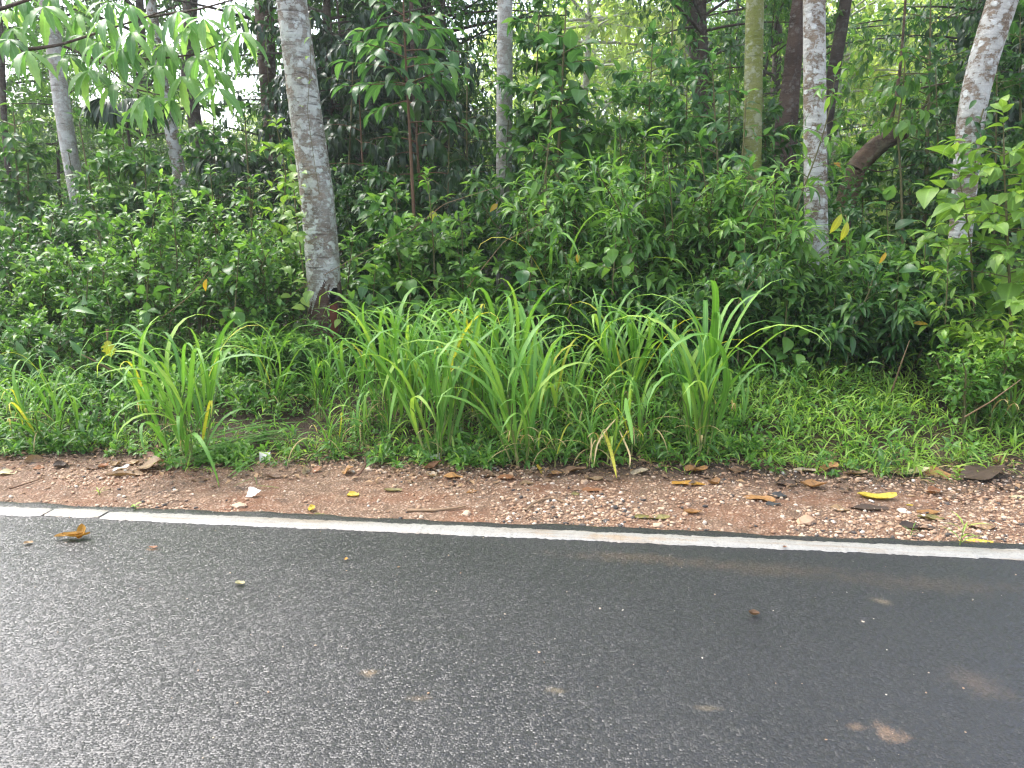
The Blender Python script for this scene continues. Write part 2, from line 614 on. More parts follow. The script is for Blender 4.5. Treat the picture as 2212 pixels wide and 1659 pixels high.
def bush(name, label, cat, loc, height=1.4, stems=8, twigs=13, twig_len=.34, nl=9, leaf=.1, kind='lance', mat='shrub', lean=.35, base=.15,
         droop=.15, leaf_droop=.15, parts=25, group=None, seed=0, lo=.18, base_tint=.25, tip_young=.5, spread=58, sdir=.75, stem_mat='stem', stem_r=.012):
    r = np.random.default_rng(seed)
    root = thing(name, label, cat, loc, group)
    cv = stem_curves(r, stems, height, lean, base)
    T0, tan, u = sample_curves(r, cv, twigs, lo)
    ph = r.uniform(0, 6.28, len(T0))
    out = np.stack([np.cos(ph), np.sin(ph), r.uniform(-.05, .6, len(T0))], -1)
    TD = nrm(out * sdir + tan * .7)
    last = u >= .999
    TD[last] = nrm(tan[last] + r.normal(0, .1, (last.sum(), 3)))
    TL = twig_len * r.uniform(.55, 1.2, len(T0)) * (1.15 - .5 * u)
    fr = leaf_frames(r, T0, TD, TL, nl, droop, leaf, spread=spread, leaf_droop=leaf_droop, base_tint=base_tint, tip_young=tip_young)
    fr[4][:] = np.clip(fr[4] + np.repeat(np.where(u > .86, .22, 0.0), nl), 0, 1)
    fr = split_leaves(r, root, fr, parts, kind, mat, loc)
    put('foliage', merged_leaves('foliage', kind, *fr, M[mat]), root, kind='stuff')
    a, q = tubes(cv, stem_r * np.linspace(1.2, .35, cv.shape[1])[None] * np.ones((stems, 1)), 5)
    b, q2 = twig_tubes(T0, TD, TL, droop, stem_r * .3)
    put('twigs', mesh('twigs', np.concatenate([a, b]), quads=np.concatenate([q, q2 + len(a)]), mat=M[stem_mat]), root, kind='stuff')
    return root


# ------------------------------------------------------------------ setting: ground, road, painted line
FRONT = [G(a, b) for a, b in ((-300, 985), (0, 983), (150, 990), (300, 985), (420, 1012), (600, 1008), (760, 1000), (900, 1008), (1130, 1012), (1380, 1010), (1500, 1000), (1600, 1012), (1750, 1030), (1900, 1042), (2050, 1025), (2212, 1010), (2500, 1000))]
FX = np.array([p[0] for p in FRONT]); FY = np.array([p[1] for p in FRONT])


def front_y(x):
    x = np.asarray(x, float)
    return np.interp(x, FX, FY) + .08 * noise1(x * 2.3, 2.0) + .05 * noise1(x * 7.7, 3.0)


def axis(parts):
    return np.unique(np.round(np.concatenate([np.arange(a, b, s) for a, b, s in parts]), 4))


gx = axis([(-210, -20, 10), (-20, -7, .5), (-7, 7, .05), (7, 20, .5), (20, 211, 10)])
gy = axis([(-150, -4, 8), (-4, 3.3, .5), (3.3, 5.4, .03), (5.4, 9, .12), (9, 30, .5), (30, 120, 4), (120, 241, 20)])
GX, GY = np.meshgrid(gx, gy)
gv = np.stack([GX, GY, ground_z(GX, GY) - .02 * (GY < 3.25)], -1).reshape(-1, 3)
nx_ = len(gx)
ii, jj = np.meshgrid(np.arange(len(gy) - 1), np.arange(nx_ - 1), indexing='ij')
b0 = (ii * nx_ + jj).ravel()
gq = np.stack([b0, b0 + 1, b0 + nx_ + 1, b0 + nx_], -1)

t = NT('red_dirt_and_forest_floor')
o = t.coord('Object')
sep = t.node('SeparateXYZ'); t.l.new(o, sep.inputs[0])
n_big, n_mid, n_fine = t.noise(o, 2.2, 5, .6), t.noise(o, 13, 5, .65), t.noise(o, 75, 4, .7)
dirt = t.mix(t.ramp(n_mid, [(.3, 0.0), (.7, 1.0)]), (.125, .074, .045), (.225, .14, .088))
dirt = t.mix(t.ramp(n_big, [(.45, 0.0), (.65, .7)]), dirt, (.21, .092, .046))
dirt = t.mix(t.ramp(t.noise(o, 5, 6, .7), [(.56, 0.0), (.68, .8)]), dirt, (.07, .05, .038))
grit = t.voronoi(o, 62)
gcol = t.ramp(grit.outputs['Color'], [(0, (.2, .11, .065)), (.5, (.34, .22, .145)), (1, (.52, .42, .33))])
dirt = t.mix(t.ramp(t.math('ADD', t.math('MULTIPLY', n_mid, .6), t.math('MULTIPLY', grit.outputs['Distance'], -.5)), [(.06, 0.0), (.16, .75)]), dirt, gcol)
humus = t.mix(n_mid, (.035, .024, .017), (.12, .078, .05))
yy = t.math('ADD', sep.outputs['Y'], t.math('MULTIPLY', t.math('SUBTRACT', n_big, .5), .5))
yy = t.math('ADD', yy, t.math('MULTIPLY', t.math('SUBTRACT', n_mid, .5), .3))
fl = t.ramp(t.math('SUBTRACT', yy, 4.0), [(.38, 0.0), (.66, 1.0)])
c = t.mix(fl, dirt, humus)
c = t.mix(.5, c, t.mix(n_fine, (.55, .55, .55), (1.4, 1.4, 1.4)), 'MULTIPLY')
green = t.ramp(t.math('MULTIPLY', t.math('SUBTRACT', sep.outputs['Y'], 18.0), .05), [(0, 0.0), (.8, 1.0)])
c = t.mix(green, c, t.mix(n_mid, (.05, .09, .02), (.13, .18, .05)))
hh = t.math('ADD', t.math('MULTIPLY', n_fine, .5), t.math('ADD', n_mid, t.math('MULTIPLY', grit.outputs['Distance'], -.6)))
M['ground'] = t.done(t.bsdf(c, .8, t.bump(hh, .9, .02), .35))
tag(put('ground', mesh('ground', gv, quads=gq, mat=M['ground'])), kind='structure')

# the road
rx = axis([(-200, -20, 10), (-20, -7, .5), (-7, 7, .02), (7, 20, .5), (20, 201, 10)])
ed = road_edge(rx)
cols = [(np.full_like(rx, -3.4), -.004), (np.full_like(rx, 0.), .0), (np.full_like(rx, 2.5), .0), (ed - .05, .0), (ed - .012, -.002), (ed, -.010), (ed + .004, -.06)]
rv = np.stack([np.stack([rx, yv, np.full_like(rx, zv)], -1) for yv, zv in cols], 0).reshape(-1, 3)
m_ = len(rx)
ii, jj = np.meshgrid(np.arange(len(cols) - 1), np.arange(m_ - 1), indexing='ij')
b0 = (ii * m_ + jj).ravel()
rq = np.stack([b0, b0 + 1, b0 + m_ + 1, b0 + m_], -1)
t = NT('wet_asphalt')
o = t.coord('Object')
stn = t.voronoi(o, 128)
stn2 = t.voronoi(o, 48)
nb, nf = t.noise(o, .9, 4, .6), t.noise(o, 240, 3, .7)
c = t.ramp(stn.outputs['Color'], [(0, (.0145, .015, .0165)), (.5, (.026, .026, .0275)), (.84, (.043, .043, .044)), (1, (.13, .128, .122))])
c = t.mix(t.ramp(stn.outputs['Distance'], [(.30, 0.0), (.6, .75)]), c, (.017, .017, .018))
c = t.mix(.4, c, t.mix(nb, (.7, .7, .7), (1.3, 1.3, 1.3)), 'MULTIPLY')


def stain(c, p, rx_, ry_, rot, col, amt, scale=14):
    mp = t.node('Mapping', vector_type='TEXTURE')
    mp.inputs['Location'].default_value = (p[0], p[1], 0)
    mp.inputs['Rotation'].default_value = (0, 0, rot)
    mp.inputs['Scale'].default_value = (rx_, ry_, 1)
    t.l.new(o, mp.inputs[0])
    ln = t.node('VectorMath', operation='LENGTH'); t.l.new(mp.outputs[0], ln.inputs[0])
    v = t.math('ADD', t.math('ADD', ln.outputs['Value'], t.math('MULTIPLY', t.math('SUBTRACT', t.noise(o, 160, 2, .6), .5), 1.6)), t.math('MULTIPLY', t.math('SUBTRACT', t.noise(o, scale, 6, .8), .5), 3.2))
    return t.mix(t.math('MULTIPLY', t.ramp(v, [(.1, 1.0), (1.15, 0.0)]), amt * .7), c, col)


for (a, b, w_, h_, rot, col, amt) in ((1370, 1205, .42, .07, -.02, (.085, .058, .038), .7), (1640, 1228, .5, .09, -.03, (.08, .056, .038), .6), (2000, 1262, .5, .1, 0, (.075, .054, .038), .5),
                                      (1920, 1585, .06, .05, .3, (.3, .19, .115), .7), (1850, 1570, .03, .02, .3, (.28, .18, .11), .6), (2110, 1480, .13, .09, -.7, (.11, .08, .06), .55), (1905, 1300, .05, .03, -.6, (.22, .17, .11), .6),
                                      (905, 1512, .05, .02, .2, (.22, .16, .1), .6), (800, 1455, .03, .03, .2, (.28, .2, .12), .8), (1205, 1492, .04, .018, 0, (.24, .19, .12), .6), (1525, 1532, .05, .015, 0, (.2, .16, .1), .5),
                                      (712, 1440, .03, .02, 0, (.14, .14, .145), .5), (330, 1187, .03, .02, 0, (.35, .2, .11), .8), (2030, 1190, .6, .05, 0, (.075, .054, .038), .4)):
    c = stain(c, G(a, b), w_, h_, rot, col, amt)
hh = t.math('ADD', t.math('MULTIPLY', stn.outputs['Distance'], -1.0), t.math('ADD', t.math('MULTIPLY', stn2.outputs['Distance'], -.12), t.math('MULTIPLY', nf, .5)))
rg = t.math('ADD', .33, t.math('MULTIPLY', t.math('SUBTRACT', t.noise(o, 1.4, 4, .65), .5), .3))
rg = t.math('ADD', rg, t.math('MULTIPLY', stn.outputs['Color'], .12))
bmp = t.bump(hh, .45, .004)
cc = t.node('VectorMath', operation='SUBTRACT'); t.l.new(stn.outputs['Color'], cc.inputs[0]); cc.inputs[1].default_value = (.5, .5, .5)
c2 = t.node('VectorMath', operation='MULTIPLY'); t.l.new(cc.outputs[0], c2.inputs[0]); c2.inputs[1].default_value = (.48, .48, 0)
c3 = t.node('VectorMath', operation='ADD'); t.l.new(bmp, c3.inputs[0]); t.l.new(c2.outputs[0], c3.inputs[1])
c4 = t.node('VectorMath', operation='NORMALIZE'); t.l.new(c3.outputs[0], c4.inputs[0])
M['asphalt'] = t.done(t.bsdf(c, rg, c4.outputs[0], .6))
tag(put('road', mesh('road', rv, quads=rq, mat=M['asphalt'])), kind='structure')

# the painted edge line: three strokes with ragged edges
t = NT('worn_white_road_paint')
o = t.coord('Object')
sm = t.coord('Object', (1.2, 14, 1))
c = t.mix(t.noise(sm, 2.2, 5, .65), (.25, .238, .213), (.385, .376, .35))
c = t.mix(t.ramp(t.noise(t.coord('Object', (1.0, 9, 1)), 1.7, 5, .7), [(.5, 0.0), (.7, .85)]), c, (.24, .18, .12))
c = stain(c, G(1350, 1163), .42, .04, 0, (.3, .19, .09), .85, 9)
c = stain(c, G(120, 1114), .2, .03, 0, (.3, .22, .14), .7, 9)
c = t.mix(t.ramp(t.noise(o, 130, 4, .7), [(.54, 0.0), (.64, .75)]), c, (.12, .105, .09))
M['paint'] = t.done(t.bsdf(c, .5, t.bump(t.noise(o, 160, 3, .7), .5, .004), .4))
LINE_Y = G(1106, 1150.5)[1]
xa, xb = G(95, 1114)[0], G(216, 1120)[0]
for (x0, x1, off) in ((-60, xa - .003, -.008), (xa + .002, xb - .002, .006), (xb + .002, 60, -.006)):
    xs = axis([(max(x0, -60), -7, .5), (max(x0, -7), min(x1, 7), .012), (7, x1, .5)]) if x1 > 7 else (axis([(-60, -7, .5), (-7, x1, .012)]) if x0 < -7 else axis([(x0, x1, .012)]))
    r_ = np.random.default_rng(5)
    jag = lambda s: .0035 * r_.normal(0, 1, len(xs)) + .004 * noise1(xs * 14, s) + .004 * noise1(xs * 3, s + 1)
    endf = np.clip(np.minimum(xs - xs[0], xs[-1] - xs) / .05, 0, 1) ** .5
    lo_, hi_ = LINE_Y + off - .060 + jag(1.0), LINE_Y + off + .058 + jag(3.3)
    mid = (lo_ + hi_) / 2
    lo_, hi_ = mid + (lo_ - mid) * (.75 + .25 * endf), mid + (hi_ - mid) * (.75 + .25 * endf)
    lv = np.concatenate([np.stack([xs, lo_, np.full_like(xs, .0015)], -1), np.stack([xs, lo_ + .004, np.full_like(xs, .0045)], -1),
                         np.stack([xs, hi_ - .004, np.full_like(xs, .0045)], -1), np.stack([xs, hi_, np.full_like(xs, .0015)], -1)])
    k_ = len(xs)
    q_ = np.concatenate([np.stack([np.arange(k_ - 1) + a * k_, np.arange(1, k_) + a * k_, np.arange(1, k_) + (a + 1) * k_, np.arange(k_ - 1) + (a + 1) * k_], -1) for a in range(3)])
    tag(put('road_marking', mesh('road_marking', lv, quads=q_, mat=M['paint'])), kind='structure')

# humid air
hm = bpy.data.materials.new('humid_air')
hm.use_nodes = True
hn = hm.node_tree.nodes
hn.clear()
ho, hv = hn.new('ShaderNodeOutputMaterial'), hn.new('ShaderNodeVolumePrincipled')
hv.inputs['Color'].default_value = (.94, .97, 1, 1)
hv.inputs['Density'].default_value = .0018
hv.inputs['Anisotropy'].default_value = .3
hm.node_tree.links.new(hv.outputs[0], ho.inputs['Volume'])
bx = np.array([(x, y, z) for x in (-216, 216) for y in (-156, 246) for z in (-1.3, 34.)])
tag(put('haze', mesh('haze', bx, quads=[(0, 1, 3, 2), (4, 6, 7, 5), (0, 4, 5, 1), (2, 3, 7, 6), (0, 2, 6, 4), (1, 5, 7, 3)], mat=hm)), kind='stuff')

# ------------------------------------------------------------------ trees with pale and dark trunks
CROWNS = []
for k in range(3):
    r_ = np.random.default_rng(40 + k)
    nt = 120
    v_ = nrm(r_.normal(0, 1, (nt, 3))) * (r_.uniform(.25, 1, (nt, 1)) ** .5) * np.array([2.1, 2.1, 1.3])
    TD_ = nrm(v_ + r_.normal(0, .7, v_.shape) + [0, 0, .2])
    fr_ = leaf_frames(r_, v_, TD_, r_.uniform(.4, .8, nt), 12, .25, .2, leaf_droop=.25, base_tint=.35)
    CROWNS.append(merged_leaves('crown', 'lo', *fr_, M['canopy']))


def resample(pts, rad, n):
    pts, rad = np.asarray(pts, float), np.asarray(rad, float)
    d = np.concatenate([[0], np.cumsum(np.linalg.norm(np.diff(pts, axis=0), axis=1))])
    u = np.linspace(0, d[-1], n)
    ps = np.stack([np.interp(u, d, pts[:, i]) for i in range(3)], -1)
    rs = np.interp(u, d, rad)
    k = max(3, n // 14) | 1
    ker = np.hanning(k + 2)[1:-1]; ker /= ker.sum()
    pad = lambda a: np.concatenate([2 * a[:1] - a[k // 2:0:-1], a, 2 * a[-1:] - a[-2:-k // 2 - 1:-1]])
    ps = np.stack([np.convolve(pad(ps[:, i]), ker, 'valid') for i in range(3)], -1)
    rs = np.convolve(pad(rs), ker, 'valid')
    return ps, rs


def trunk_mesh(name, pts, rad, mat, sides=28, n=90, rough=.04, seed=0, lobes=0.0):
    ps, rs = resample(pts, rad, n)
    V, Q = tubes(ps[None], rs[None], sides)
    V = V.reshape(n, sides, 3)
    ax = ps[:, None]
    ang = np.arange(sides) / sides * 2 * math.pi
    zz = ps[:, 2][:, None]
    w = 1 + rough * (vnoise(np.cos(ang)[None] * 1.6 + zz * 1.1 + seed, np.sin(ang)[None] * 1.6 + zz * .6, seed) - .5) * 2
    w = w + rough * .6 * (vnoise(np.cos(ang)[None] * 4 + zz * 6, np.sin(ang)[None] * 4 + zz * 7, seed + 2) - .5)
    if lobes:
        w = w + lobes * np.cos(ang * 5 + zz * .7 + seed)
    V = ax + (V - ax) * w[..., None]
    return V.reshape(-1, 3), Q


def tree(name, label, path, wid, Y, bark, top=11, crown=True, seed=0, sides=28, n=90, rough=.04, flare=1.2, lobes=0.0, group=None, limbs=4, build=True, crown_scale=1.0, foot=None):
    """trunk through picture columns at depth Y, carried down to the ground and up to its crown"""
    pts = [P(a, b, Y) for a, b in path]
    dep = [(p - CAM) @ FW for p in pts]
    rad = [w / 2 * d / F for w, d in zip(wid, dep)]
    last, prev = pts[-1], pts[-2]
    gz = float(ground_z(last[0], last[1])) - .12
    if last[2] > gz:
        dr = nrm(last - prev); dr = dr / max(.4, -dr[2])
        foot_p = last + dr * (last[2] - gz)
        mid = last * .35 + foot_p * .65
        pts += [mid, foot_p]; rad += [rad[-1] * 1.03, rad[-1] * flare]
    p0, p1 = pts[0], pts[1]
    if top > p0[2]:
        dr = nrm(p0 - p1); dr = dr / max(.5, dr[2])
        tp = p0 + dr * (top - p0[2]) * np.array([.8, .8, 1])
        pts = [tp] + pts; rad = [rad[0] * .75] + rad
    pts, rad = np.array(pts[::-1]), np.array(rad[::-1])
    base = pts[0].copy(); base[2] = float(ground_z(base[0], base[1]))
    root = thing(name, label, 'tree', base, group)
    V, Q = trunk_mesh(name, pts - base, rad, bark, sides, n, rough, seed, lobes)
    if build:
        put('trunk', mesh('trunk', V, quads=Q, mat=M[bark]), root)
    if crown:
        r_ = random.Random(seed)
        tip = pts[-1] - base
        for k in range(limbs):
            a = 2 * math.pi * (k + r_.random() * .6) / limbs
            e = tip + np.array([math.cos(a) * 1.1, math.sin(a) * 1.1, .9 + r_.random() * .5]) * crown_scale
            s_ = tip - np.array([0, 0, .3 + .25 * k])
            v_, q_ = trunk_mesh('limb', np.array([s_, (s_ + e) / 2 + [0, 0, -.1], e]), [rad[-1] * .6, rad[-1] * .4, rad[-1] * .2], bark, 8, 10)
            put('limb', mesh('limb', v_, quads=q_, mat=M[bark]), root)
        put('crown', CROWNS[seed % 3], root, Matrix.Translation(Vector(tip + [0, 0, .9])) @ Matrix.Rotation(seed * 1.3, 4, 'Z') @ Matrix.Scale(crown_scale, 4))
    return root, V, Q


# the main trunk, with the hollow and the red scar cut out of its own surface
MAIN_Y = 6.6
root, V, Q = tree('mottled_tree', 'big grey mottled leaning trunk with a dark hollow and red scar near its base', [(629, 0), (643, 100), (655, 200), (668, 300), (682, 400), (692, 500), (700, 600), (705, 680), (706, 740)],
                  [63, 65, 67, 68, 70, 71, 72, 75, 78], MAIN_Y, 'bark_main', top=11, seed=0, sides=110, n=1000, rough=.035, build=False)
MAIN_TREE = root
base = np.array(root.location)
pxv, pyv, _ = pix(V + base)
cen = V[Q].mean(1) + base
nq = nrm(np.cross(V[Q][:, 1] - V[Q][:, 0], V[Q][:, 3] - V[Q][:, 0]))
face = ((CAM - cen) * nq).sum(1)
if np.median(face[np.argsort(cen[:, 1])[:len(cen) // 4]]) < 0:
    face = -face
    nq = -nq
qx, qy, _ = pix(cen)
wob = .25 * noise1(np.arctan2(qy - 640, qx - 722) * 2.0, .4) + .12 * noise1(np.arctan2(qy - 640, qx - 722) * 6.0, 1.4)
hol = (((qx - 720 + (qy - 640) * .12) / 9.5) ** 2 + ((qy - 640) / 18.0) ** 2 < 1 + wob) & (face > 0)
scar = (((qx - 722 - (qy - 685) * .03) / (8.5 - (qy - 690) * .02)) ** 2 < 1 + wob) & (qy > 655) & (qy < 735) & (face > 0) & ~hol
# push the hollow in, pull its lip out
mv = np.zeros(len(V))
for msk, dep in ((hol, .07), (scar, .008)):
    mv[np.unique(Q[msk].ravel())] = dep
inner = np.unique(Q[~(hol | scar)].ravel())
lip = np.intersect1d(np.unique(Q[hol].ravel()), inner)
mv[lip] = -.008
vn = np.zeros_like(V)
for k in range(4):
    np.add.at(vn, Q[:, k], nq)
vn = nrm(vn)
V2 = V - vn * mv[:, None]


def submesh(nm, msk, mat):
    q = Q[msk]
    u, inv = np.unique(q.ravel(), return_inverse=True)
    return mesh(nm, V2[u], quads=inv.reshape(-1, 4), mat=M[mat])


low = (qy > 632 + 34 * noise1(qx * .09 + qy * .02, 2.2) + 12 * noise1(qx * .4 + qy * .1, 1.1) - .55 * (qx - 700)) & ~(hol | scar)
put('trunk', submesh('trunk', ~(hol | scar | low), 'bark_main'), root)
put('lower_bark', submesh('lower_bark', low, 'bark_base'), root)
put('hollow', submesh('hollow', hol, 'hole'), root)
put('bark_scar', submesh('bark_scar', scar, 'scar'), root)

tree('pale_tree', 'thin pale straight trunk nearest the left edge, under the drooping toothed leaves', [(100, 0), (112, 60), (130, 200), (150, 330), (172, 450), (190, 560), (200, 640)], [32, 33, 34, 34, 32, 32, 32], 10, 'bark_pale', seed=1, top=12)
tree('blotchy_tree', 'thin blotchy brown and white trunk halfway between left edge and big mottled trunk', [(325, 0), (340, 110), (354, 200), (368, 270), (384, 360), (405, 470), (412, 540)], [22, 23, 24, 27, 28, 30, 31], 12, 'bark_white', seed=2, top=12)
tree('dark_tree', 'dark leaning trunk forking at the top between the blotchy and ivy covered trunks', [(412, 0), (404, 150), (420, 260), (438, 350), (448, 450), (452, 540)], [30, 29, 28, 29, 27, 28], 14, 'bark_dark', seed=3, top=12)
tree('dark_tree', 'dark trunk with climbing leaves just left of the big mottled trunk', [(570, 0), (577, 150), (588, 300), (593, 440), (600, 560)], [40, 37, 33, 26, 26], 11.5, 'bark_brown', seed=4, top=12)
tree('slender_tree', 'slender upright grey white trunk rising in the middle behind the tall grass', [(1091, 0), (1090, 200), (1089, 400), (1088, 600), (1086, 800)], [33, 34, 34, 33, 32], 9, 'bark_pale', seed=5, top=11)
tree('mossy_tree', 'smooth greenish yellow mossy trunk right of the middle', [(1631, 0), (1627, 200), (1624, 370), (1620, 560), (1618, 700)], [38, 38, 40, 42, 44], 9, 'bark_green', seed=6, rough=.02, top=11)
tree('rough_tree', 'rough dark brown fluted trunk between mossy trunk and white lichened trunk', [(1732, -40), (1722, 40), (1710, 160), (1695, 280), (1687, 400), (1680, 620)], [30, 32, 36, 46, 50, 54], 10.5, 'bark_brown', seed=7, lobes=.10, rough=.08, top=11)
tree('lichened_tree', 'straight trunk covered in white lichen right of the mossy trunk', [(1759, 0), (1760, 200), (1762, 400), (1766, 580), (1768, 700)], [46, 46, 47, 48, 50], 7.6, 'bark_white', seed=8, top=11)
tree('dark_tree', 'thin dark leaning trunk half hidden right behind the white lichened trunk', [(1832, -30), (1818, 60), (1805, 130), (1792, 210), (1776, 330), (1764, 520)], [25, 26, 27, 28, 28, 30], 11, 'bark_dark', seed=9, top=11)
tree('leaning_tree', 'thick curved lichened trunk leaning out of the picture at far right', [(2166, 0), (2140, 75), (2118, 150), (2100, 220), (2091, 300), (2086, 380), (2080, 460), (2069, 560), (2066, 680)], [63, 60, 58, 55, 53, 50, 46, 44, 46], 7.2, 'bark_white', seed=10, rough=.05, top=11)
tree('dark_tree', 'dark rough trunk at the top edge left of the mossy trunk', [(1482, -60), (1490, 0), (1508, 90), (1520, 220), (1528, 420)], [42, 46, 46, 46, 48], 14, 'bark_dark', seed=11, top=12)
tree('dark_tree', 'slim dark trunk deep in shade left of the slender grey white trunk', [(952, 0), (955, 120), (957, 300), (962, 560)], [19, 20, 21, 22], 13, 'bark_dark', seed=12, top=12)
tree('thin_tree', 'very thin dark stem at the left edge of the forest', [(4, 120), (8, 250), (18, 380), (30, 520), (38, 640)], [11, 12, 12, 13, 13], 11, 'bark_dark', seed=13, crown=False, top=6)
tree('thin_tree', 'very thin grey stem leaning right behind the big drooping dark leaves', [(888, 0), (893, 200), (903, 400), (912, 600)], [9, 10, 10, 11], 11, 'bark_brown', seed=14, crown=False, top=6)

# rotting leaning log with thin suckers
root = thing('leaning_log', 'rotting brown log leaning right between lichened trunk and curved trunk', 'log', (0, 0, 0))
lp = [P(a, b, 9.0) for a, b in ((1806, 560), (1818, 470), (1832, 412), (1848, 364), (1893, 316), (1928, 296), (1956, 283))]
lr = [w / 2 * 9.2 / F for w in (32, 34, 35, 36, 37, 33, 26)]
gz = float(ground_z(lp[0][0], 9.0))
lp = [np.array([lp[0][0] - .12, 9.0, gz - .1])] + lp; lr = [lr[0]] + lr
root.location = (float(lp[0][0]), 9.0, gz)
bl = np.array(root.location)
v_, q_ = trunk_mesh('log', np.array(lp) - bl, lr, 'bark_log', 26, 90, .11, 3, .05)
capi = len(v_)
v_ = np.concatenate([v_, [v_[-26:].mean(0) + [.01, 0, .005]]])
capt = np.array([[capi - 26 + k, capi - 26 + (k + 1) % 26, capi] for k in range(26)])
put('log', mesh('log', v_, tris=capt, quads=q_, mat=M['bark_log']), root)
for pp, w_ in (([(1908, 312), (1925, 262), (1936, 205), (1944, 150), (1952, 60), (1958, -30)], 8), ([(1935, 290), (1985, 240), (2030, 205), (2075, 190)], 3.5), ([(1936, 205), (1990, 190), (2050, 178)], 5), ([(1850, 358), (1900, 372), (1990, 352), (2040, 335)], 3)):
    a_ = np.array([P(x, y, 8.95) for x, y in pp]) - bl
    v_, q_ = trunk_mesh('sucker', a_, np.linspace(w_, w_ * .5, len(pp)) / 2 * 9.2 / F, 'bark_log', 7, 30, .05)
    put('branch', mesh('branch', v_, quads=q_, mat=M['bark_log']), root)
# ------------------------------------------------------------------ saplings and big-leaved plants


def sapling(name, label, cat, path, Y, nb, blen, nl, leaf, kind, mat, seed, lo=.3, droop=.2, leaf_droop=.2, parts=120, rise=.25, stem_w=8, spread=60, base_tint=.3, tip_young=.4, stem_mat='stem', sub=0, flat=0.0, up=1.0, ydepth=None):
    r = np.random.default_rng(seed)
    pts = [P(a, b, Y) for a, b in path]
    foot_ = pts[-1].copy()
    gz = float(ground_z(foot_[0], foot_[1]))
    if foot_[2] > gz:
        pts.append(np.array([foot_[0] + (pts[-1][0] - pts[-2][0]) * .3, Y, gz - .03]))
    pts = np.array(pts[::-1])
    base = pts[0].copy(); base[2] = gz
    root = thing(name, label, cat, base)
    dep = (base - CAM) @ FW
    rr = np.linspace(stem_w, stem_w * .35, len(pts)) / 2 * dep / F
    ps, rs = resample(pts - base, rr, 40)
    v_, q_ = tubes(ps[None], rs[None], 7)
    put('stem', mesh('stem', v_, quads=q_, mat=M[stem_mat]), root)
    T0, tan, u = sample_curves(r, ps[None], nb, lo)
    ph = np.arange(nb) * 2.4 + r.uniform(-.4, .4, nb)
    TD = nrm(np.stack([np.cos(ph), np.sin(ph) * .8 - .15, rise + r.uniform(-.15, .25, nb)], -1))
    TL = blen * r.uniform(.7, 1.15, nb) * (1.2 - .6 * u)
    TD[-1] = nrm(tan[-1] + [0, 0, .2]); TL[-1] = blen * .5
    a, q = twig_tubes(T0, TD, TL, droop, rs.mean() * .45, K=6, sides=4)
    if sub:
        sT = np.repeat(np.arange(nb), sub)
        sv = r.uniform(.3, .95, len(sT))
        s0 = T0[sT] + TD[sT] * (TL[sT] * sv)[:, None] + np.array([0, 0, -1.0]) * (droop * TL[sT] * sv ** 2)[:, None]
        side = nrm(np.cross(TD[sT], [0, 0, 1.0])) * np.where(r.random(len(sT)) < .5, 1, -1)[:, None]
        sd = nrm(TD[sT] * .7 + side * .8 + [0, 0, .1])
        sl = TL[sT] * .42 * r.uniform(.6, 1.2, len(sT))
        a2, q2 = twig_tubes(s0, sd, sl, droop, rs.mean() * .25)
        a, q = np.concatenate([a, a2]), np.concatenate([q, q2 + len(a)])
        T0, TD, TL = np.concatenate([T0, s0]), np.concatenate([TD, sd]), np.concatenate([TL, sl])
    put('twigs', mesh('twigs', a, quads=q, mat=M[stem_mat]), root, kind='stuff')
    fr = leaf_frames(r, T0, TD, TL, nl, droop, leaf, spread=spread, leaf_droop=leaf_droop, base_tint=base_tint, tip_young=tip_young, up=up, start=.2)
    if flat:
        d = fr[1].copy(); d[:, 2] = d[:, 2] * (1 - flat) - .05
        fr = (fr[0], nrm(d), *fr[2:])
    fr = split_leaves(r, root, fr, min(parts, len(fr[3])), kind, mat, base)
    if len(fr[3]):
        put('foliage', merged_leaves('foliage', kind, *fr, M[mat]), root, kind='stuff')
    return root


sapling('tiered_sapling', 'sapling with wide flat tiers of large leaves right of the big mottled trunk top', 'sapling', [(872, 20), (876, 120), (884, 260), (892, 420), (900, 600)], 8.0, 22, 1.05, 9, .25, 'droop', 'bluish', 101, lo=.66, droop=.12, leaf_droop=.08, parts=130, rise=.12, stem_w=10, flat=.7, base_tint=.3, stem_mat='stem_red')
sapling('drooping_sapling', 'dark sapling with long hanging leaves left of the slender grey white trunk', 'sapling', [(905, 190), (900, 280), (905, 380), (914, 480), (918, 620)], 8.6, 26, .8, 7, .24, 'droop', 'dark', 102, lo=.15, droop=.3, leaf_droop=.9, parts=150, rise=.2, stem_w=10, base_tint=.35, stem_mat='stem_red')
sapling('drooping_sapling', 'dark sapling with hanging grey leaves close beside the big mottled trunk', 'sapling', [(778, 250), (782, 330), (790, 420), (798, 560)], 8.9, 22, .7, 7, .2, 'droop', 'dark', 103, lo=.1, droop=.3, leaf_droop=.8, parts=100, rise=.2, stem_w=8, base_tint=.3, stem_mat='stem_red')
sapling('drooping_sapling', 'dark drooping sapling deep behind the tall grass left of the slender trunk', 'sapling', [(1010, 150), (1008, 280), (1010, 400), (1014, 560)], 9.4, 30, .8, 8, .18, 'droop', 'dark', 104, lo=.05, droop=.3, leaf_droop=.6, parts=60, rise=.25, stem_w=8, base_tint=.35)
sapling('broad_leaf_sapling', 'sapling with broad bright leaves right of the slender trunk top', 'sapling', [(1222, 30), (1218, 110), (1212, 220), (1206, 340), (1202, 520)], 8.3, 24, .62, 7, .2, 'broad', 'bluish', 105, lo=.42, droop=.22, leaf_droop=.3, parts=130, rise=.35, stem_w=9, base_tint=.45)
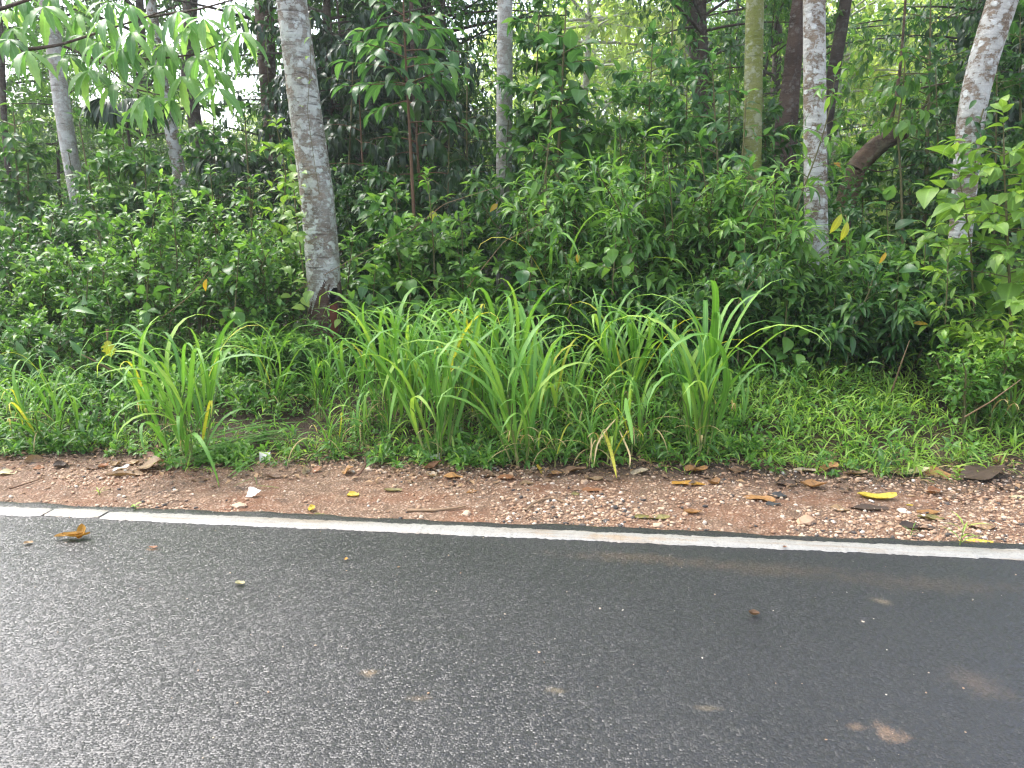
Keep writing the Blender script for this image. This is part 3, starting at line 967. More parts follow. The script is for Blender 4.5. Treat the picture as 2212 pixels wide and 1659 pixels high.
sapling('broad_leaf_sapling', 'sapling with long light green leaves crossing the slender trunk', 'sapling', [(1192, 225), (1188, 290), (1178, 380), (1170, 500), (1164, 640)], 7.7, 18, .42, 7, .17, 'ovate', 'shrub', 106, lo=.35, droop=.2, leaf_droop=.15, parts=120, rise=.35, stem_w=7, base_tint=.4)
sapling('broad_leaf_sapling', 'leafy sapling with rounded blue green leaves left of the mossy trunk', 'sapling', [(1540, 170), (1545, 260), (1550, 350), (1556, 480)], 8.2, 22, .6, 7, .16, 'ovate', 'bluish', 107, lo=.2, droop=.2, leaf_droop=.25, parts=110, rise=.3, stem_w=7, base_tint=.35)
sapling('broad_leaf_sapling', 'shaded leafy sapling at the top between far bright trees and mossy trunk', 'sapling', [(1452, 60), (1450, 160), (1450, 280), (1452, 440)], 9.6, 30, .9, 8, .16, 'ovate', 'bluish', 108, lo=.15, droop=.2, leaf_droop=.25, parts=90, rise=.3, stem_w=8, base_tint=.3)
sapling('climbing_sapling', 'whippy sapling of narrow leaves arching across the white lichened trunk', 'sapling', [(1800, 190), (1792, 235), (1778, 290), (1758, 350), (1730, 420), (1705, 520), (1690, 640)], 7.0, 22, .42, 7, .15, 'lance', 'shrub', 109, lo=.2, droop=.25, leaf_droop=.2, parts=110, rise=.4, stem_w=5, base_tint=.5)
sapling('broad_leaf_sapling', 'blue green sapling with large waxy leaves in front of the mossy trunk foot', 'sapling', [(1610, 250), (1606, 310), (1600, 380), (1590, 520)], 7.6, 15, .5, 6, .16, 'broad', 'bluish', 110, lo=.25, droop=.2, leaf_droop=.25, parts=80, rise=.3, stem_w=6, base_tint=.4)
sapling('hanging_leaf_sapling', 'sapling with hanging fans of yellowish leaves above the rotting log', 'sapling', [(1955, 130), (1950, 200), (1938, 280), (1946, 380), (1950, 520)], 8.4, 12, .36, 7, .16, 'ovate', 'shrub', 111, lo=.74, droop=.3, leaf_droop=1.0, parts=110, rise=.2, stem_w=6, base_tint=.45)
sapling('shaded_sapling', 'dark fine leaved sapling left of the curved lichened trunk', 'sapling', [(2010, 30), (2008, 150), (2004, 280), (2000, 440)], 9.5, 40, 1.0, 9, .14, 'ovate', 'shrub_deep', 112, lo=.1, droop=.2, leaf_droop=.3, parts=60, rise=.3, stem_w=9, base_tint=.2)
sapling('pole_sapling', 'thin straight pole stem with few leaves right of the pale left trunk', 'sapling', [(172, 270), (184, 340), (200, 440), (222, 550), (236, 660)], 8.5, 12, .35, 6, .13, 'ovate', 'shrub_deep', 113, lo=.2, parts=50, stem_w=7, base_tint=.4)
sapling('broad_leaf_sapling', 'yellow green leafy sapling in front of the blotchy trunk', 'sapling', [(265, 290), (268, 350), (272, 420), (278, 560)], 9.2, 18, .6, 7, .2, 'broad', 'shrub', 114, lo=.1, droop=.2, leaf_droop=.3, parts=110, rise=.3, stem_w=6, base_tint=.45)
sapling('shaded_sapling', 'green bushy sapling hiding the foot of the dark trunk with climbing leaves', 'sapling', [(530, 270), (534, 340), (540, 420), (546, 540)], 9.2, 24, .55, 8, .14, 'ovate', 'shrub_deep', 115, lo=.05, droop=.2, leaf_droop=.3, parts=70, rise=.3, stem_w=7, base_tint=.35)
sapling('shaded_sapling', 'green leafy sapling left of the pale left trunk', 'sapling', [(30, 250), (34, 320), (40, 420), (46, 560)], 8.8, 24, .6, 8, .15, 'ovate', 'shrub_deep', 116, lo=.05, droop=.2, leaf_droop=.3, parts=70, rise=.3, stem_w=7, base_tint=.4)
sapling('young_shoot', 'bright young shoot growing up against the left side of big mottled trunk', 'sapling', [(600, 285), (610, 330), (618, 380), (612, 460), (606, 560), (600, 660)], 6.9, 20, .22, 6, .13, 'ovate', 'lime', 117, lo=.3, droop=.1, leaf_droop=.2, parts=110, rise=.4, stem_w=5, base_tint=.4)
sapling('lime_shrub', 'pale lime broad leaved shrub leaning in at the right edge', 'shrub', [(2168, 300), (2170, 380), (2176, 500), (2182, 640), (2186, 760)], 5.9, 40, .6, 9, .125, 'broad', 'lime', 118, lo=.15, droop=.22, leaf_droop=.25, parts=220, rise=.25, stem_w=8, base_tint=.35)
sapling('lime_shrub', 'lime shrub with very large pointed leaves before the curved lichened trunk', 'shrub', [(2075, 400), (2085, 450), (2097, 540), (2105, 680), (2110, 770)], 6.2, 11, .55, 6, .21, 'broad', 'lime', 119, lo=.35, droop=.15, leaf_droop=.2, parts=78, rise=.3, stem_w=6, base_tint=.3)
sapling('narrow_leaf_shoot', 'bright upright shoot of narrow leaves at the foot of the curved lichened trunk', 'shrub', [(2048, 560), (2046, 620), (2042, 690), (2040, 760), (2040, 810)], 5.9, 14, .3, 8, .13, 'lance', 'lime', 120, lo=.2, droop=.15, leaf_droop=.15, parts=110, rise=.5, stem_w=5, base_tint=.4)
sapling('broad_leaf_sapling', 'young plant with one round leaf beside the hanging yellow leaves', 'sapling', [(1915, 450), (1918, 490), (1922, 560), (1926, 660)], 7.0, 7, .28, 4, .17, 'broad', 'bluish', 121, lo=.3, droop=.15, leaf_droop=.35, parts=50, rise=.3, stem_w=5, base_tint=.5)

MORE = [  # x, top py, Y, branches, branch length, leaf, kind, mat, tint, label
    (1152, 40, 8.7, 30, .5, .15, 'ovate', 'bluish', .4, 'leafy sapling crowding the right side of the slender trunk'),
    (1205, 110, 8.9, 34, .6, .17, 'broad', 'shrub', .35, 'dense broad leaved sapling between slender trunk and the far bright gap'),
    (1395, 110, 8.9, 34, .6, .14, 'ovate', 'bluish', .4, 'blue green sapling right of the far bright gap'),
    (1350, 240, 8.4, 26, .5, .14, 'ovate', 'shrub', .4, 'mid height sapling below the far bright gap'),
    (1478, 200, 8.7, 32, .6, .15, 'ovate', 'bluish', .35, 'blue green sapling in front of the dark trunk at the top edge'),
    (1572, 130, 9.6, 32, .6, .15, 'ovate', 'shrub_deep', .3, 'shaded sapling close left of the mossy trunk'),
    (1662, 215, 9.4, 26, .5, .14, 'ovate', 'shrub_deep', .35, 'shaded sapling between mossy trunk and rough fluted trunk'),
    (1860, 330, 9.8, 24, .45, .13, 'ovate', 'shrub', .45, 'bright sapling behind the rotting log'),
    (1995, 300, 9.7, 30, .5, .13, 'ovate', 'shrub_deep', .3, 'dark sapling right of the rotting log tip'),
    (2030, 170, 8.8, 34, .6, .13, 'ovate', 'shrub_deep', .3, 'dark leafy sapling left of the curved trunk bend'),
    (2150, 150, 8.2, 36, .55, .12, 'ovate', 'shrub_deep', .35, 'dark leafy sapling right of the curved trunk'),
    (2205, 60, 8.5, 36, .6, .13, 'ovate', 'shrub_deep', .35, 'dark leafy sapling at the top right corner'),
    (60, 340, 8.7, 26, .5, .14, 'ovate', 'shrub_deep', .4, 'leafy sapling left of the pale left trunk'),
    (245, 330, 8.8, 26, .5, .15, 'ovate', 'shrub', .4, 'leafy sapling right of the pole sapling'),
    (325, 345, 8.6, 24, .45, .14, 'ovate', 'shrub_deep', .45, 'leafy sapling left of the blotchy trunk'),
    (470, 270, 9.6, 30, .55, .14, 'ovate', 'shrub_deep', .35, 'shaded sapling right of the dark leaning trunk'),
    (648, 290, 8.3, 22, .4, .13, 'ovate', 'shrub_deep', .35, 'shaded sapling peeping out left behind the big mottled trunk'),
    (752, 150, 9.2, 32, .6, .16, 'droop', 'dark', .35, 'dark sapling just right of the big mottled trunk top'),
    (845, 330, 8.3, 24, .5, .15, 'ovate', 'shrub_deep', .35, 'glossy sapling under the hanging dark leaves'),
    (965, 300, 8.4, 26, .5, .15, 'droop', 'dark', .45, 'dark hanging leaved sapling close left of the slender trunk'),
]
for k, (a, top, Y_, nb_, bl_, lf_, kind, mat, bt_, lab) in enumerate(MORE):
    rr = random.Random(900 + k)
    d1 = rr.uniform(-14, 14)
    sapling('young_sapling', lab, 'sapling', [(a + d1, top), (a + d1 * .7, top + 90), (a + d1 * .2, top + 200), (a, top + 330)], Y_, nb_, bl_, 8, lf_, kind, mat, 930 + k, lo=.22, droop=.22, leaf_droop=.7 if kind == 'droop' else .25, parts=70, rise=.3, stem_w=6, base_tint=bt_, sub=2)

# tall tree just outside the picture whose toothed leaves hang in at the top left
TY = 6.1
root = thing('toothed_leaf_tree', 'tree reaching in at top left with long drooping toothed leaves', 'tree', (0, 0, 0))
tb = P(-190, 700, TY); tb[2] = float(ground_z(tb[0], tb[1]))
root.location = tuple(float(v) for v in tb)
v_, q_ = trunk_mesh('trunk', np.array([tb - [0, 0, .1], P(-190, 500, TY), P(-185, 100, TY), P(-175, -300, TY)]) - tb, [.1, .085, .075, .05], 'bark_pale', 16, 50)
put('trunk', mesh('trunk', v_, quads=q_, mat=M['bark_pale']), root)
LIMBS = [[(-185, 150), (0, 107), (70, 106), (130, 97), (260, 55), (380, 15)], [(130, 97), (210, 130), (290, 192), (345, 205)], [(210, 125), (330, 128), (420, 118), (490, 88)], [(-180, 60), (0, 20), (90, -10), (240, -40)], [(300, 40), (430, 20), (540, -10)]]
for k, L_ in enumerate(LIMBS):
    a_ = np.array([P(x, y, TY - .25 * (i / len(L_))) for i, (x, y) in enumerate(L_)]) - tb
    v_, q_ = trunk_mesh('limb', a_, np.linspace(.022 if k in (0, 3) else .012, .004, len(L_)), 'bark_brown', 7, 36, .05)
    put('limb', mesh('limb', v_, quads=q_, mat=M['bark_brown']), root)
r_ = np.random.default_rng(77)
CL = [(10, 20), (50, -10), (95, 15), (228, 40), (150, 120), (195, 152), (235, 5), (285, 70), (330, 50), (340, 140), (300, 225), (395, 165), (430, 120), (462, 150), (485, 90), (520, 70), (385, 25), (170, 30), (30, 60), (320, 205), (265, 105), (440, 40), (120, -20), (500, 10), (60, 110), (215, 90), (250, 180), (370, 215), (415, 60), (355, 95), (180, 75), (20, 85), (280, 10), (470, 190)]
for (a, b) in CL:
    c0 = P(a, b, TY + r_.uniform(-.35, .25)) - tb
    nl_ = r_.integers(6, 10)
    for k in range(nl_):
        az = 2 * math.pi * k / nl_ + r_.uniform(-.4, .4)
        hz = r_.uniform(.35, 1.15)
        d = np.array([math.cos(az) * hz, math.sin(az) * hz * .8 - .1, -r_.uniform(.15, 1.0)])
        nn = np.array([math.cos(az) * .6, math.sin(az) * .6 - .5, .8]) + r_.normal(0, .15, 3)
        put('leaf', single_leaf('serr', 'toothed', r_.choice([.25, .5, .5, .75, .75, 1.0])), root, leaf_matrix(c0, d, nn, r_.uniform(.22, .36)))

# climbing leaves on the main trunk
root = thing('climbing_vine', 'light green vine climbing the big mottled trunk', 'vine', MAIN_TREE.location)
mb = np.array(MAIN_TREE.location)
r_ = np.random.default_rng(91)
vp = [(668, 738), (664, 660), (652, 560), (640, 470), (634, 400), (628, 340)]
a_ = np.array([P(x, y, MAIN_Y - .14) for x, y in vp]) - mb
v_, q_ = trunk_mesh('stem', a_, np.full(len(vp), .006), 'bark_brown', 6, 40, .05)
put('stem', mesh('stem', v_, quads=q_, mat=M['stem']), root)
a2 = np.array([P(x, y, MAIN_Y - .17) for x, y in ((690, 420), (676, 330), (664, 240), (668, 180), (671, 120), (672, 60), (668, 30))]) - mb
v_, q_ = trunk_mesh('stem', a2, np.full(7, .0025), 'bark_brown', 5, 40, .05)
put('stem', mesh('stem', v_, quads=q_, mat=M['stem']), root)
VL = [(672, 42, .09), (670, 80, .085), (668, 122, .08), (640, 172, .06), (668, 182, .07), (655, 232, .05), (684, 512, .06)]
VL += [(r_.uniform(600, 655) + (b - 400) * .09, b, r_.uniform(.06, .12)) for b in r_.uniform(345, 640, 60)]
VL += [(672, 628, .15), (652, 642, .12), (660, 668, .13), (690, 700, .11), (735, 690, .1), (650, 700, .12), (640, 655, .12)]
for (a, b, s) in VL:
    d = np.array([r_.uniform(-1, 1), r_.uniform(-1, -.2), r_.uniform(-.7, .5)])
    put('leaf', single_leaf('ovate' if s < .1 else 'broad', 'lime', r_.uniform(.2, 1)), root, leaf_matrix(P(a, b, MAIN_Y - r_.uniform(.16, .3)) - mb, d, (0, -.6, .8), s))

for (cl, Y_, lf_, mat, lab) in (([(572, 60), (578, 150), (586, 270), (592, 400)], 11.5, .17, 'shrub_deep', 'leaves climbing the dark trunk left of the big mottled trunk'),
                          ([(1098, 260), (1094, 340), (1090, 430), (1092, 520)], 9.0, .12, 'shrub', 'small leaves climbing the slender trunk'),
                          ([(2125, 235), (2112, 280), (2108, 330), (2104, 400)], 7.2, .11, 'shrub_deep', 'dark leaves climbing the right side of the curved trunk'),
                          ([(148, 330), (164, 420), (180, 500), (194, 580)], 10.0, .12, 'shrub_deep', 'leaves climbing the lower part of the pale left trunk')):
    rr = np.random.default_rng(int(cl[0][0]))
    a_ = np.array([P(x, y, Y_ - .18) for x, y in cl[::-1]])
    g_ = a_[0].copy()
    root = thing('climbing_vine', lab, 'vine', g_)
    v_, q_ = trunk_mesh('stem', a_ - g_, np.full(len(cl), .006), 'bark_brown', 6, 30, .05)
    put('stem', mesh('stem', v_, quads=q_, mat=M['stem']), root)
    ps_, _ = resample(a_ - g_, np.ones(len(cl)), 34)
    for q in ps_:
        put('leaf', single_leaf('ovate', mat, rr.uniform(.1, .8)), root, leaf_matrix(q + rr.normal(0, .05, 3) * [1.6, .5, 1], (rr.uniform(-1, 1), rr.uniform(-1, -.2), rr.uniform(-.9, .2)), (0, -.6, .8), lf_ * rr.uniform(.7, 1.2)))

# single coloured leaves hanging among the bushes, each on its own twig
for (a, b, Y_, kind, mat, s, dx, dz, lab) in (
        (1818, 462, 6.1, 'droop', 'yellowgreen', .17, -.45, -1, 'left of the two long yellow leaves hanging before the lichened trunk'),
        (1830, 478, 6.1, 'droop', 'yellowgreen', .16, -.15, -1, 'right of the two long yellow leaves hanging before the lichened trunk'),
        (1914, 545, 6.0, 'lance', 'yellow', .12, -.3, -.5, 'small yellow leaf hanging in the bushes below the rotting log'),
        (1972, 698, 5.9, 'lance', 'yellow', .12, 1, .05, 'orange yellow leaf lying level in the dark bushes at right'),
        (447, 602, 6.0, 'droop', 'yellow', .12, -.3, -.9, 'orange leaf hanging in the left bushes before the big mottled trunk'),
        (935, 455, 6.9, 'broad', 'yellowgreen', .11, .1, -1, 'pale yellow leaf hanging left of the slender trunk'),
        (1075, 440, 7.0, 'ovate', 'yellow', .11, -.4, -.4, 'ochre leaf touching the slender trunk'),
        (1247, 548, 6.3, 'ovate', 'yellow', .08, .1, -1, 'small ochre leaf in the bush right of the slender trunk'),
        (1800, 352, 7.0, 'droop', 'dead_golden', .1, 1, -.3, 'golden leaf stuck beside the white lichened trunk')):
    p_ = P(a, b, Y_)
    root = thing('yellow_leaf', lab, 'leaf', p_)
    put('blade', single_leaf(kind, mat, .5), root, leaf_matrix((0, 0, 0), (dx, -.25, dz), (.1, -1, .35), s))
    v_, q_ = tubes(np.array([[[0, 0, 0], [.01, .08, .05], [.03, .25, .04]]]), np.array([[.0018, .0022, .003]]), 5)
    put('stalk', mesh('stalk', v_, quads=q_, mat=M['stem']), root)

# torn yellowing banana-like leaf in the weeds at left
root = thing('torn_leaf', 'large torn yellow green leaf hanging in the weeds at left', 'leaf', P(232, 735, 5.5))
put('blade', single_leaf('lobed', 'yellowgreen', .25), root, leaf_matrix((0, 0, 0), (.15, -.1, -1), (.45, -1, .2), .15))
put('blade', single_leaf('droop', 'shrub', .5), root, leaf_matrix((.0, .02, -.13), (-.15, -.1, -1), (-.25, -1, .1), .17))
v_, q_ = tubes(np.array([[[.01, 0, .09], [.005, 0, .04], [0, 0, 0]]]), np.array([[.012, .008, .004]]), 6)
put('stalk', mesh('stalk', v_, quads=q_, mat=M['stick']), root)

# big pale lobed leaves at the far left edge
root = thing('lobed_plant', 'weed with big pale blue green leaves at the left edge', 'plant', (XG(45, 5.7), 5.7, float(ground_z(XG(45, 5.7), 5.7))))
lb = np.array(root.location)
r_ = np.random.default_rng(15)
for (a, b, s, dx, dz) in ((10, 690, .24, -.4, -.7), (60, 700, .26, .9, -.2), (150, 670, .24, 1, .1), (35, 735, .26, .5, -.6), (90, 745, .2, .8, -.4), (150, 735, .19, .7, -.5), (-10, 760, .22, .5, -.3), (60, 790, .2, .9, -.5)):
    p_ = P(a, b, 5.6) - lb
    put('leaf', single_leaf('serr', 'bluish', r_.choice([.5, .75])), root, leaf_matrix(p_, (dx, -.3, dz), (0, -.7, .8), s * 1.15))
    v_, q_ = tubes(np.array([[[0, 0, 0], p_ * .6 + [0, .05, .05], p_]]), np.array([[.006, .004, .003]]), 5)
    put('stalk', mesh('stalk', v_, quads=q_, mat=M['stem']), root)

# ------------------------------------------------------------------ the belt of bushes
BUSH = [
    # px, Y, top py, kind, mat, leaf, label
    (35, 6.4, 560, 'ovate', 'shrub', .075, 'low small leaved bush at the left edge behind the big pale leaves'),
    (140, 6.9, 560, 'ovate', 'shrub', .08, 'small leaved bush at the foot of the pale left trunk'),
    (250, 6.5, 520, 'ovate', 'shrub', .075, 'small leaved bush under the pole sapling'),
    (335, 7.2, 455, 'ovate', 'shrub', .08, 'taller small leaved bush at the foot of the blotchy trunk'),
    (420, 6.7, 470, 'ovate', 'shrub', .075, 'small leaved bush behind the leftmost tall clump of grass'),
    (495, 7.4, 430, 'ovate', 'shrub', .085, 'tall small leaved bush at the foot of the dark leaning trunk'),
    (560, 6.6, 500, 'ovate', 'shrub', .075, 'small leaved bush holding the hanging orange leaf'),
    (625, 7.5, 440, 'ovate', 'shrub', .085, 'small leaved bush behind the left side of the big mottled trunk'),
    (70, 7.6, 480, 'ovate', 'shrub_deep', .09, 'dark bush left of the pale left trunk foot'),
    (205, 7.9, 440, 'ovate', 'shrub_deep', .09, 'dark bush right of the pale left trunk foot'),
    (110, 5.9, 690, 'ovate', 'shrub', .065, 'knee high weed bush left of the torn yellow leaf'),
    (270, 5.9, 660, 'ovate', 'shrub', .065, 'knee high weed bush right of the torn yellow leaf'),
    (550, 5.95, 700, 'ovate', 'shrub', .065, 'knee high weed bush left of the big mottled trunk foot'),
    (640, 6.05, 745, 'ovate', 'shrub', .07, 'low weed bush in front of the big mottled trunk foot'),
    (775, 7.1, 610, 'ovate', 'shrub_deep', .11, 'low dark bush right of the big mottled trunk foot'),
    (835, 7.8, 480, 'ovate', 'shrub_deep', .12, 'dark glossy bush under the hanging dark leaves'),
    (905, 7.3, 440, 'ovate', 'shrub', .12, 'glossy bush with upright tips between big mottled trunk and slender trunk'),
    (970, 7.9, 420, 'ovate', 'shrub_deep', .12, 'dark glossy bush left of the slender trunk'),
    (850, 6.6, 640, 'ovate', 'shrub', .09, 'low bush behind the left of the tall grass'),
    (990, 6.9, 550, 'ovate', 'shrub', .11, 'glossy bush behind the tall grass left of the slender trunk'),
    (1040, 6.5, 660, 'lance', 'shrub', .11, 'low narrow leaved bush at the foot of the slender trunk'),
    (1190, 7.0, 420, 'lance', 'shrub', .13, 'narrow leaved bush just right of the slender trunk'),
    (1240, 7.3, 380, 'lance', 'shrub_deep', .13, 'dark narrow leaved bush right of the slender trunk'),
    (1285, 6.8, 460, 'lance', 'shrub', .12, 'narrow leaved bush below the tall back grass'),
    (1350, 7.2, 375, 'lance', 'shrub', .13, 'high narrow leaved bush right of the tall back grass'),
    (1425, 6.8, 385, 'lance', 'shrub', .13, 'bright high narrow leaved bush left of the mossy trunk'),
    (1490, 7.1, 360, 'lance', 'shrub', .13, 'highest narrow leaved bush left of the mossy trunk'),
    (1560, 6.8, 400, 'lance', 'shrub', .13, 'bright narrow leaved bush beside the mossy trunk'),
    (1640, 7.1, 430, 'lance', 'shrub', .12, 'narrow leaved bush hiding the mossy trunk foot'),
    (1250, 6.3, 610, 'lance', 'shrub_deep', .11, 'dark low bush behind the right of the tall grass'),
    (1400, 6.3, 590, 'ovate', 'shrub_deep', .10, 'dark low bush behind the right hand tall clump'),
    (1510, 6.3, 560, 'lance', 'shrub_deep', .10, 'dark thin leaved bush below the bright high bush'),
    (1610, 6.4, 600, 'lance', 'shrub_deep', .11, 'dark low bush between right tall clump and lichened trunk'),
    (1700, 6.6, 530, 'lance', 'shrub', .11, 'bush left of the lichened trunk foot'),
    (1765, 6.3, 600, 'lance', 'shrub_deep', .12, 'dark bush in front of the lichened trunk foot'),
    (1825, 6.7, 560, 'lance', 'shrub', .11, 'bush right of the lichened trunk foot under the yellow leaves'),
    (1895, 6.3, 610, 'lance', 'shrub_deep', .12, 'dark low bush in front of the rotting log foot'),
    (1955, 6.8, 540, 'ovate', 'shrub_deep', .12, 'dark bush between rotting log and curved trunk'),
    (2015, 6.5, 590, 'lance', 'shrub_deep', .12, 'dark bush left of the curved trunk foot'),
    (1880, 7.5, 560, 'ovate', 'shrub', .12, 'bush growing round the rotting log'),
    (2130, 6.6, 560, 'ovate', 'shrub', .1, 'bush under the lime shrub at right'),
    (2200, 5.6, 690, 'ovate', 'lime', .085, 'low lime weed bush at the right edge'),
    (2100, 5.5, 770, 'ovate', 'cover', .06, 'low creeping weed bush below the curved trunk'),
]
for k, (a, Y_, top, kind, mat, leaf, lab) in enumerate(BUSH):
    x_ = XG(a, Y_)
    z_ = float(ground_z(x_, Y_))
    h_ = float(P(a, top, Y_)[2]) - z_
    low = h_ < .9
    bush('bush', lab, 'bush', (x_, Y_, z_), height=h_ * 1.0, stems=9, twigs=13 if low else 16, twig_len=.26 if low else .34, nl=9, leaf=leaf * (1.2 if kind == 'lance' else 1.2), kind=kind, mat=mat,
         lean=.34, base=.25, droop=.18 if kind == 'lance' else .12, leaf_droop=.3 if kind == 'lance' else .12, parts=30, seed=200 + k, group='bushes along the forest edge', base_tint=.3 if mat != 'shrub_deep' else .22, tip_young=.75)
# shoots and broad weeds that break the outline of the bush belt
SHOOTS = [(95, 6.6, 470, 'young shoot above the bushes left of the pale left trunk'), (228, 6.7, 450, 'young shoot rising right of the pole sapling'), (318, 6.9, 400, 'young shoot left of the blotchy trunk foot'), (385, 6.7, 415, 'bright shoot right of the blotchy trunk foot'),
          (470, 6.9, 385, 'tall bright shoot above the left bushes'), (540, 6.8, 410, 'bright shoot left of the climbing leaves'), (745, 7.0, 520, 'shoot right of the big mottled trunk'), (865, 7.0, 420, 'glossy shoot under the hanging dark leaves'), (940, 6.8, 395, 'glossy upright shoot left of the slender trunk'),
          (1000, 6.8, 470, 'glossy shoot close to the slender trunk'), (1178, 6.9, 330, 'tall leafy shoot just right of the slender trunk'), (1245, 6.9, 400, 'shoot left of the tall back grass'), (1395, 6.9, 320, 'tall arching shoot right of the tall back grass'), (1455, 6.8, 330, 'bright arching shoot above the highest bush'),
          (1535, 6.9, 325, 'bright shoot left of the mossy trunk'), (1590, 6.7, 385, 'bright shoot before the mossy trunk'), (1680, 6.6, 420, 'shoot left of the lichened trunk'), (1725, 6.5, 500, 'low shoot before the lichened trunk'), (1850, 6.5, 520, 'shoot before the rotting log'), (1990, 6.5, 520, 'shoot left of the curved trunk')]
for k, (a, Y_, top, lab) in enumerate(SHOOTS):
    rr = random.Random(k)
    dx = rr.uniform(-28, 28)
    sapling('young_shoot', lab, 'shrub', [(a + dx, top), (a + dx * .6, top + 60), (a + dx * .2, top + 140), (a, top + 260)], Y_, 16, .26 if a < 1100 else .34, 7, .105 if a < 1100 else .17, 'ovate' if a < 1100 else 'lance', 'shrub', 400 + k, lo=.3, droop=.2, leaf_droop=.25 if a > 1100 else .1, parts=100, rise=.45, stem_w=4.5, base_tint=.5, tip_young=.5)
WEEDS = [(310, 6.1, 610, 'broad leaved weed in the left bushes above the big left clump'), (180, 6.1, 600, 'broad leaved weed in the left bushes right of the big pale leaves'), (505, 6.2, 560, 'broad leaved weed in the bushes left of the big mottled trunk'), (800, 6.6, 590, 'broad leaved weed right of the big mottled trunk foot'),
         (880, 6.5, 580, 'large leaved weed behind the left of the tall grass'), (1138, 6.3, 560, 'large leaved weed at the right foot of the slender trunk'), (1320, 6.2, 520, 'round leaved weed below the tall back grass'), (1600, 6.2, 520, 'round leaved weed in front of the mossy trunk foot'), (1690, 6.1, 650, 'broad leaved weed left of the lichened trunk foot'), (1930, 6.2, 600, 'broad leaved weed in the dark bushes below the log')]
for k, (a, Y_, top, lab) in enumerate(WEEDS):
    sapling('broad_weed', lab, 'plant', [(a + 10, top), (a + 6, top + 60), (a, top + 150)], Y_, 9, .28, 4, .15, 'broad', 'bluish' if k % 2 else 'shrub', 440 + k, lo=.25, droop=.2, leaf_droop=.35, parts=36, rise=.3, stem_w=5, base_tint=.45, spread=70)

# dark palm fronds far back at left
for (a, b, Y_, lab) in ((270, 235, 10.0, 'dark fan palm hanging behind the toothed leaves'), (500, 350, 10.5, 'dark palm frond left of the dark trunk with climbing leaves')):
    p_ = P(a, b, Y_)
    g_ = np.array([p_[0], p_[1], float(ground_z(p_[0], p_[1]))])
    root = thing('fan_palm', lab, 'palm', g_)
    rr = np.random.default_rng(int(a))
    v_, q_ = trunk_mesh('stem', np.array([[0, 0, -.1], (p_ - g_) * .5 + [.05, 0, 0], p_ - g_]), [.03, .025, .015], 'bark_dark', 8, 30)
    put('stem', mesh('stem', v_, quads=q_, mat=M['bark_dark']), root)
    for f_ in range(5):
        az = f_ * 1.3 + .3
        c_ = p_ - g_ + np.array([math.cos(az) * .3, math.sin(az) * .25, .1])
        for k in range(15):
            sp = (k - 7) / 7 * 1.5
            d = np.array([math.cos(az + sp), math.sin(az + sp), -.35 - .3 * abs(sp)])
            put('leaflet', single_leaf('lance', 'dark', .25), root, leaf_matrix(c_, d, (0, 0, 1), rr.uniform(.4, .55)))

# ------------------------------------------------------------------ forest behind: prototypes copied with their parts
def copy_tree(o, parent=None):
    c = o.copy()
    COL.objects.link(c)
    if parent is not None:
        c.parent = parent
    for ch in o.children:
        copy_tree(ch, c)
    return c


def forest_proto(seed, h, rad, z0, nlimb, ntw, nl, leaf, mat, tpl, droop, ldroop, name, label, cat, group, bt=.3, bark='bark_dark', tr=.09):
    r = np.random.default_rng(seed)
    root = thing(name, label, cat, (0, 0, 0), group)
    k = 9
    s = np.linspace(0, 1, k)
    ps = np.stack([.35 * np.sin(s * 3 + seed) * s, .3 * np.cos(s * 2.3 + seed) * s, h * s - .1], -1)
    rs = tr * (1 - .7 * s)
    v_, q_ = trunk_mesh('trunk', ps, rs, bark, 12, 40, .06, seed)
    put('trunk', mesh('trunk', v_, quads=q_, mat=M[bark]), root)
    T0, tan, u = sample_curves(r, ps[None], nlimb, z0)
    ph = np.arange(nlimb) * 2.4 + r.uniform(-.5, .5, nlimb)
    TD = nrm(np.stack([np.cos(ph), np.sin(ph), r.uniform(-.05, .7, nlimb)], -1))
    TL = rad * r.uniform(.55, 1.2, nlimb) * (1.1 - .55 * np.abs(u - .45))
    a, q = twig_tubes(T0, TD, TL, .15, tr * .3, K=6, sides=5)
    put('limbs', mesh('limbs', a, quads=q, mat=M[bark]), root, kind='stuff')
    idx = np.repeat(np.arange(nlimb), ntw)
    sv = r.uniform(.2, 1, len(idx))
    s0 = T0[idx] + TD[idx] * (TL[idx] * sv)[:, None] + np.array([0, 0, -1.]) * (.15 * TL[idx] * sv ** 2)[:, None]
    sd = nrm(TD[idx] * .6 + r.normal(0, .6, (len(idx), 3)) + [0, 0, .05])
    sl = r.uniform(.3, .7, len(idx)) * (rad / 1.8) ** .5
    a, q = twig_tubes(s0, sd, sl, droop, .006, K=3)
    fr = leaf_frames(r, s0, sd, sl, nl, droop, leaf, leaf_droop=ldroop, base_tint=bt, tip_young=.3)
    put('crown', merged_leaves('crown', tpl, *fr, M[mat]), root)
    return root


LM = [(-400, 'far left'), (20, 'left picture edge'), (150, 'pale left trunk'), (370, 'blotchy trunk'), (435, 'dark leaning trunk'), (590, 'dark trunk with climbing leaves'), (690, 'big mottled trunk'), (960, 'slim dark trunk'), (1090, 'slender grey white trunk'), (1315, 'tall back grass'),
      (1515, 'dark trunk at the top edge'), (1625, 'mossy trunk'), (1695, 'rough fluted trunk'), (1763, 'lichened trunk'), (1870, 'rotting log'), (2085, 'curved lichened trunk'), (2212, 'right picture edge'), (2700, 'far right')]
USED = set()


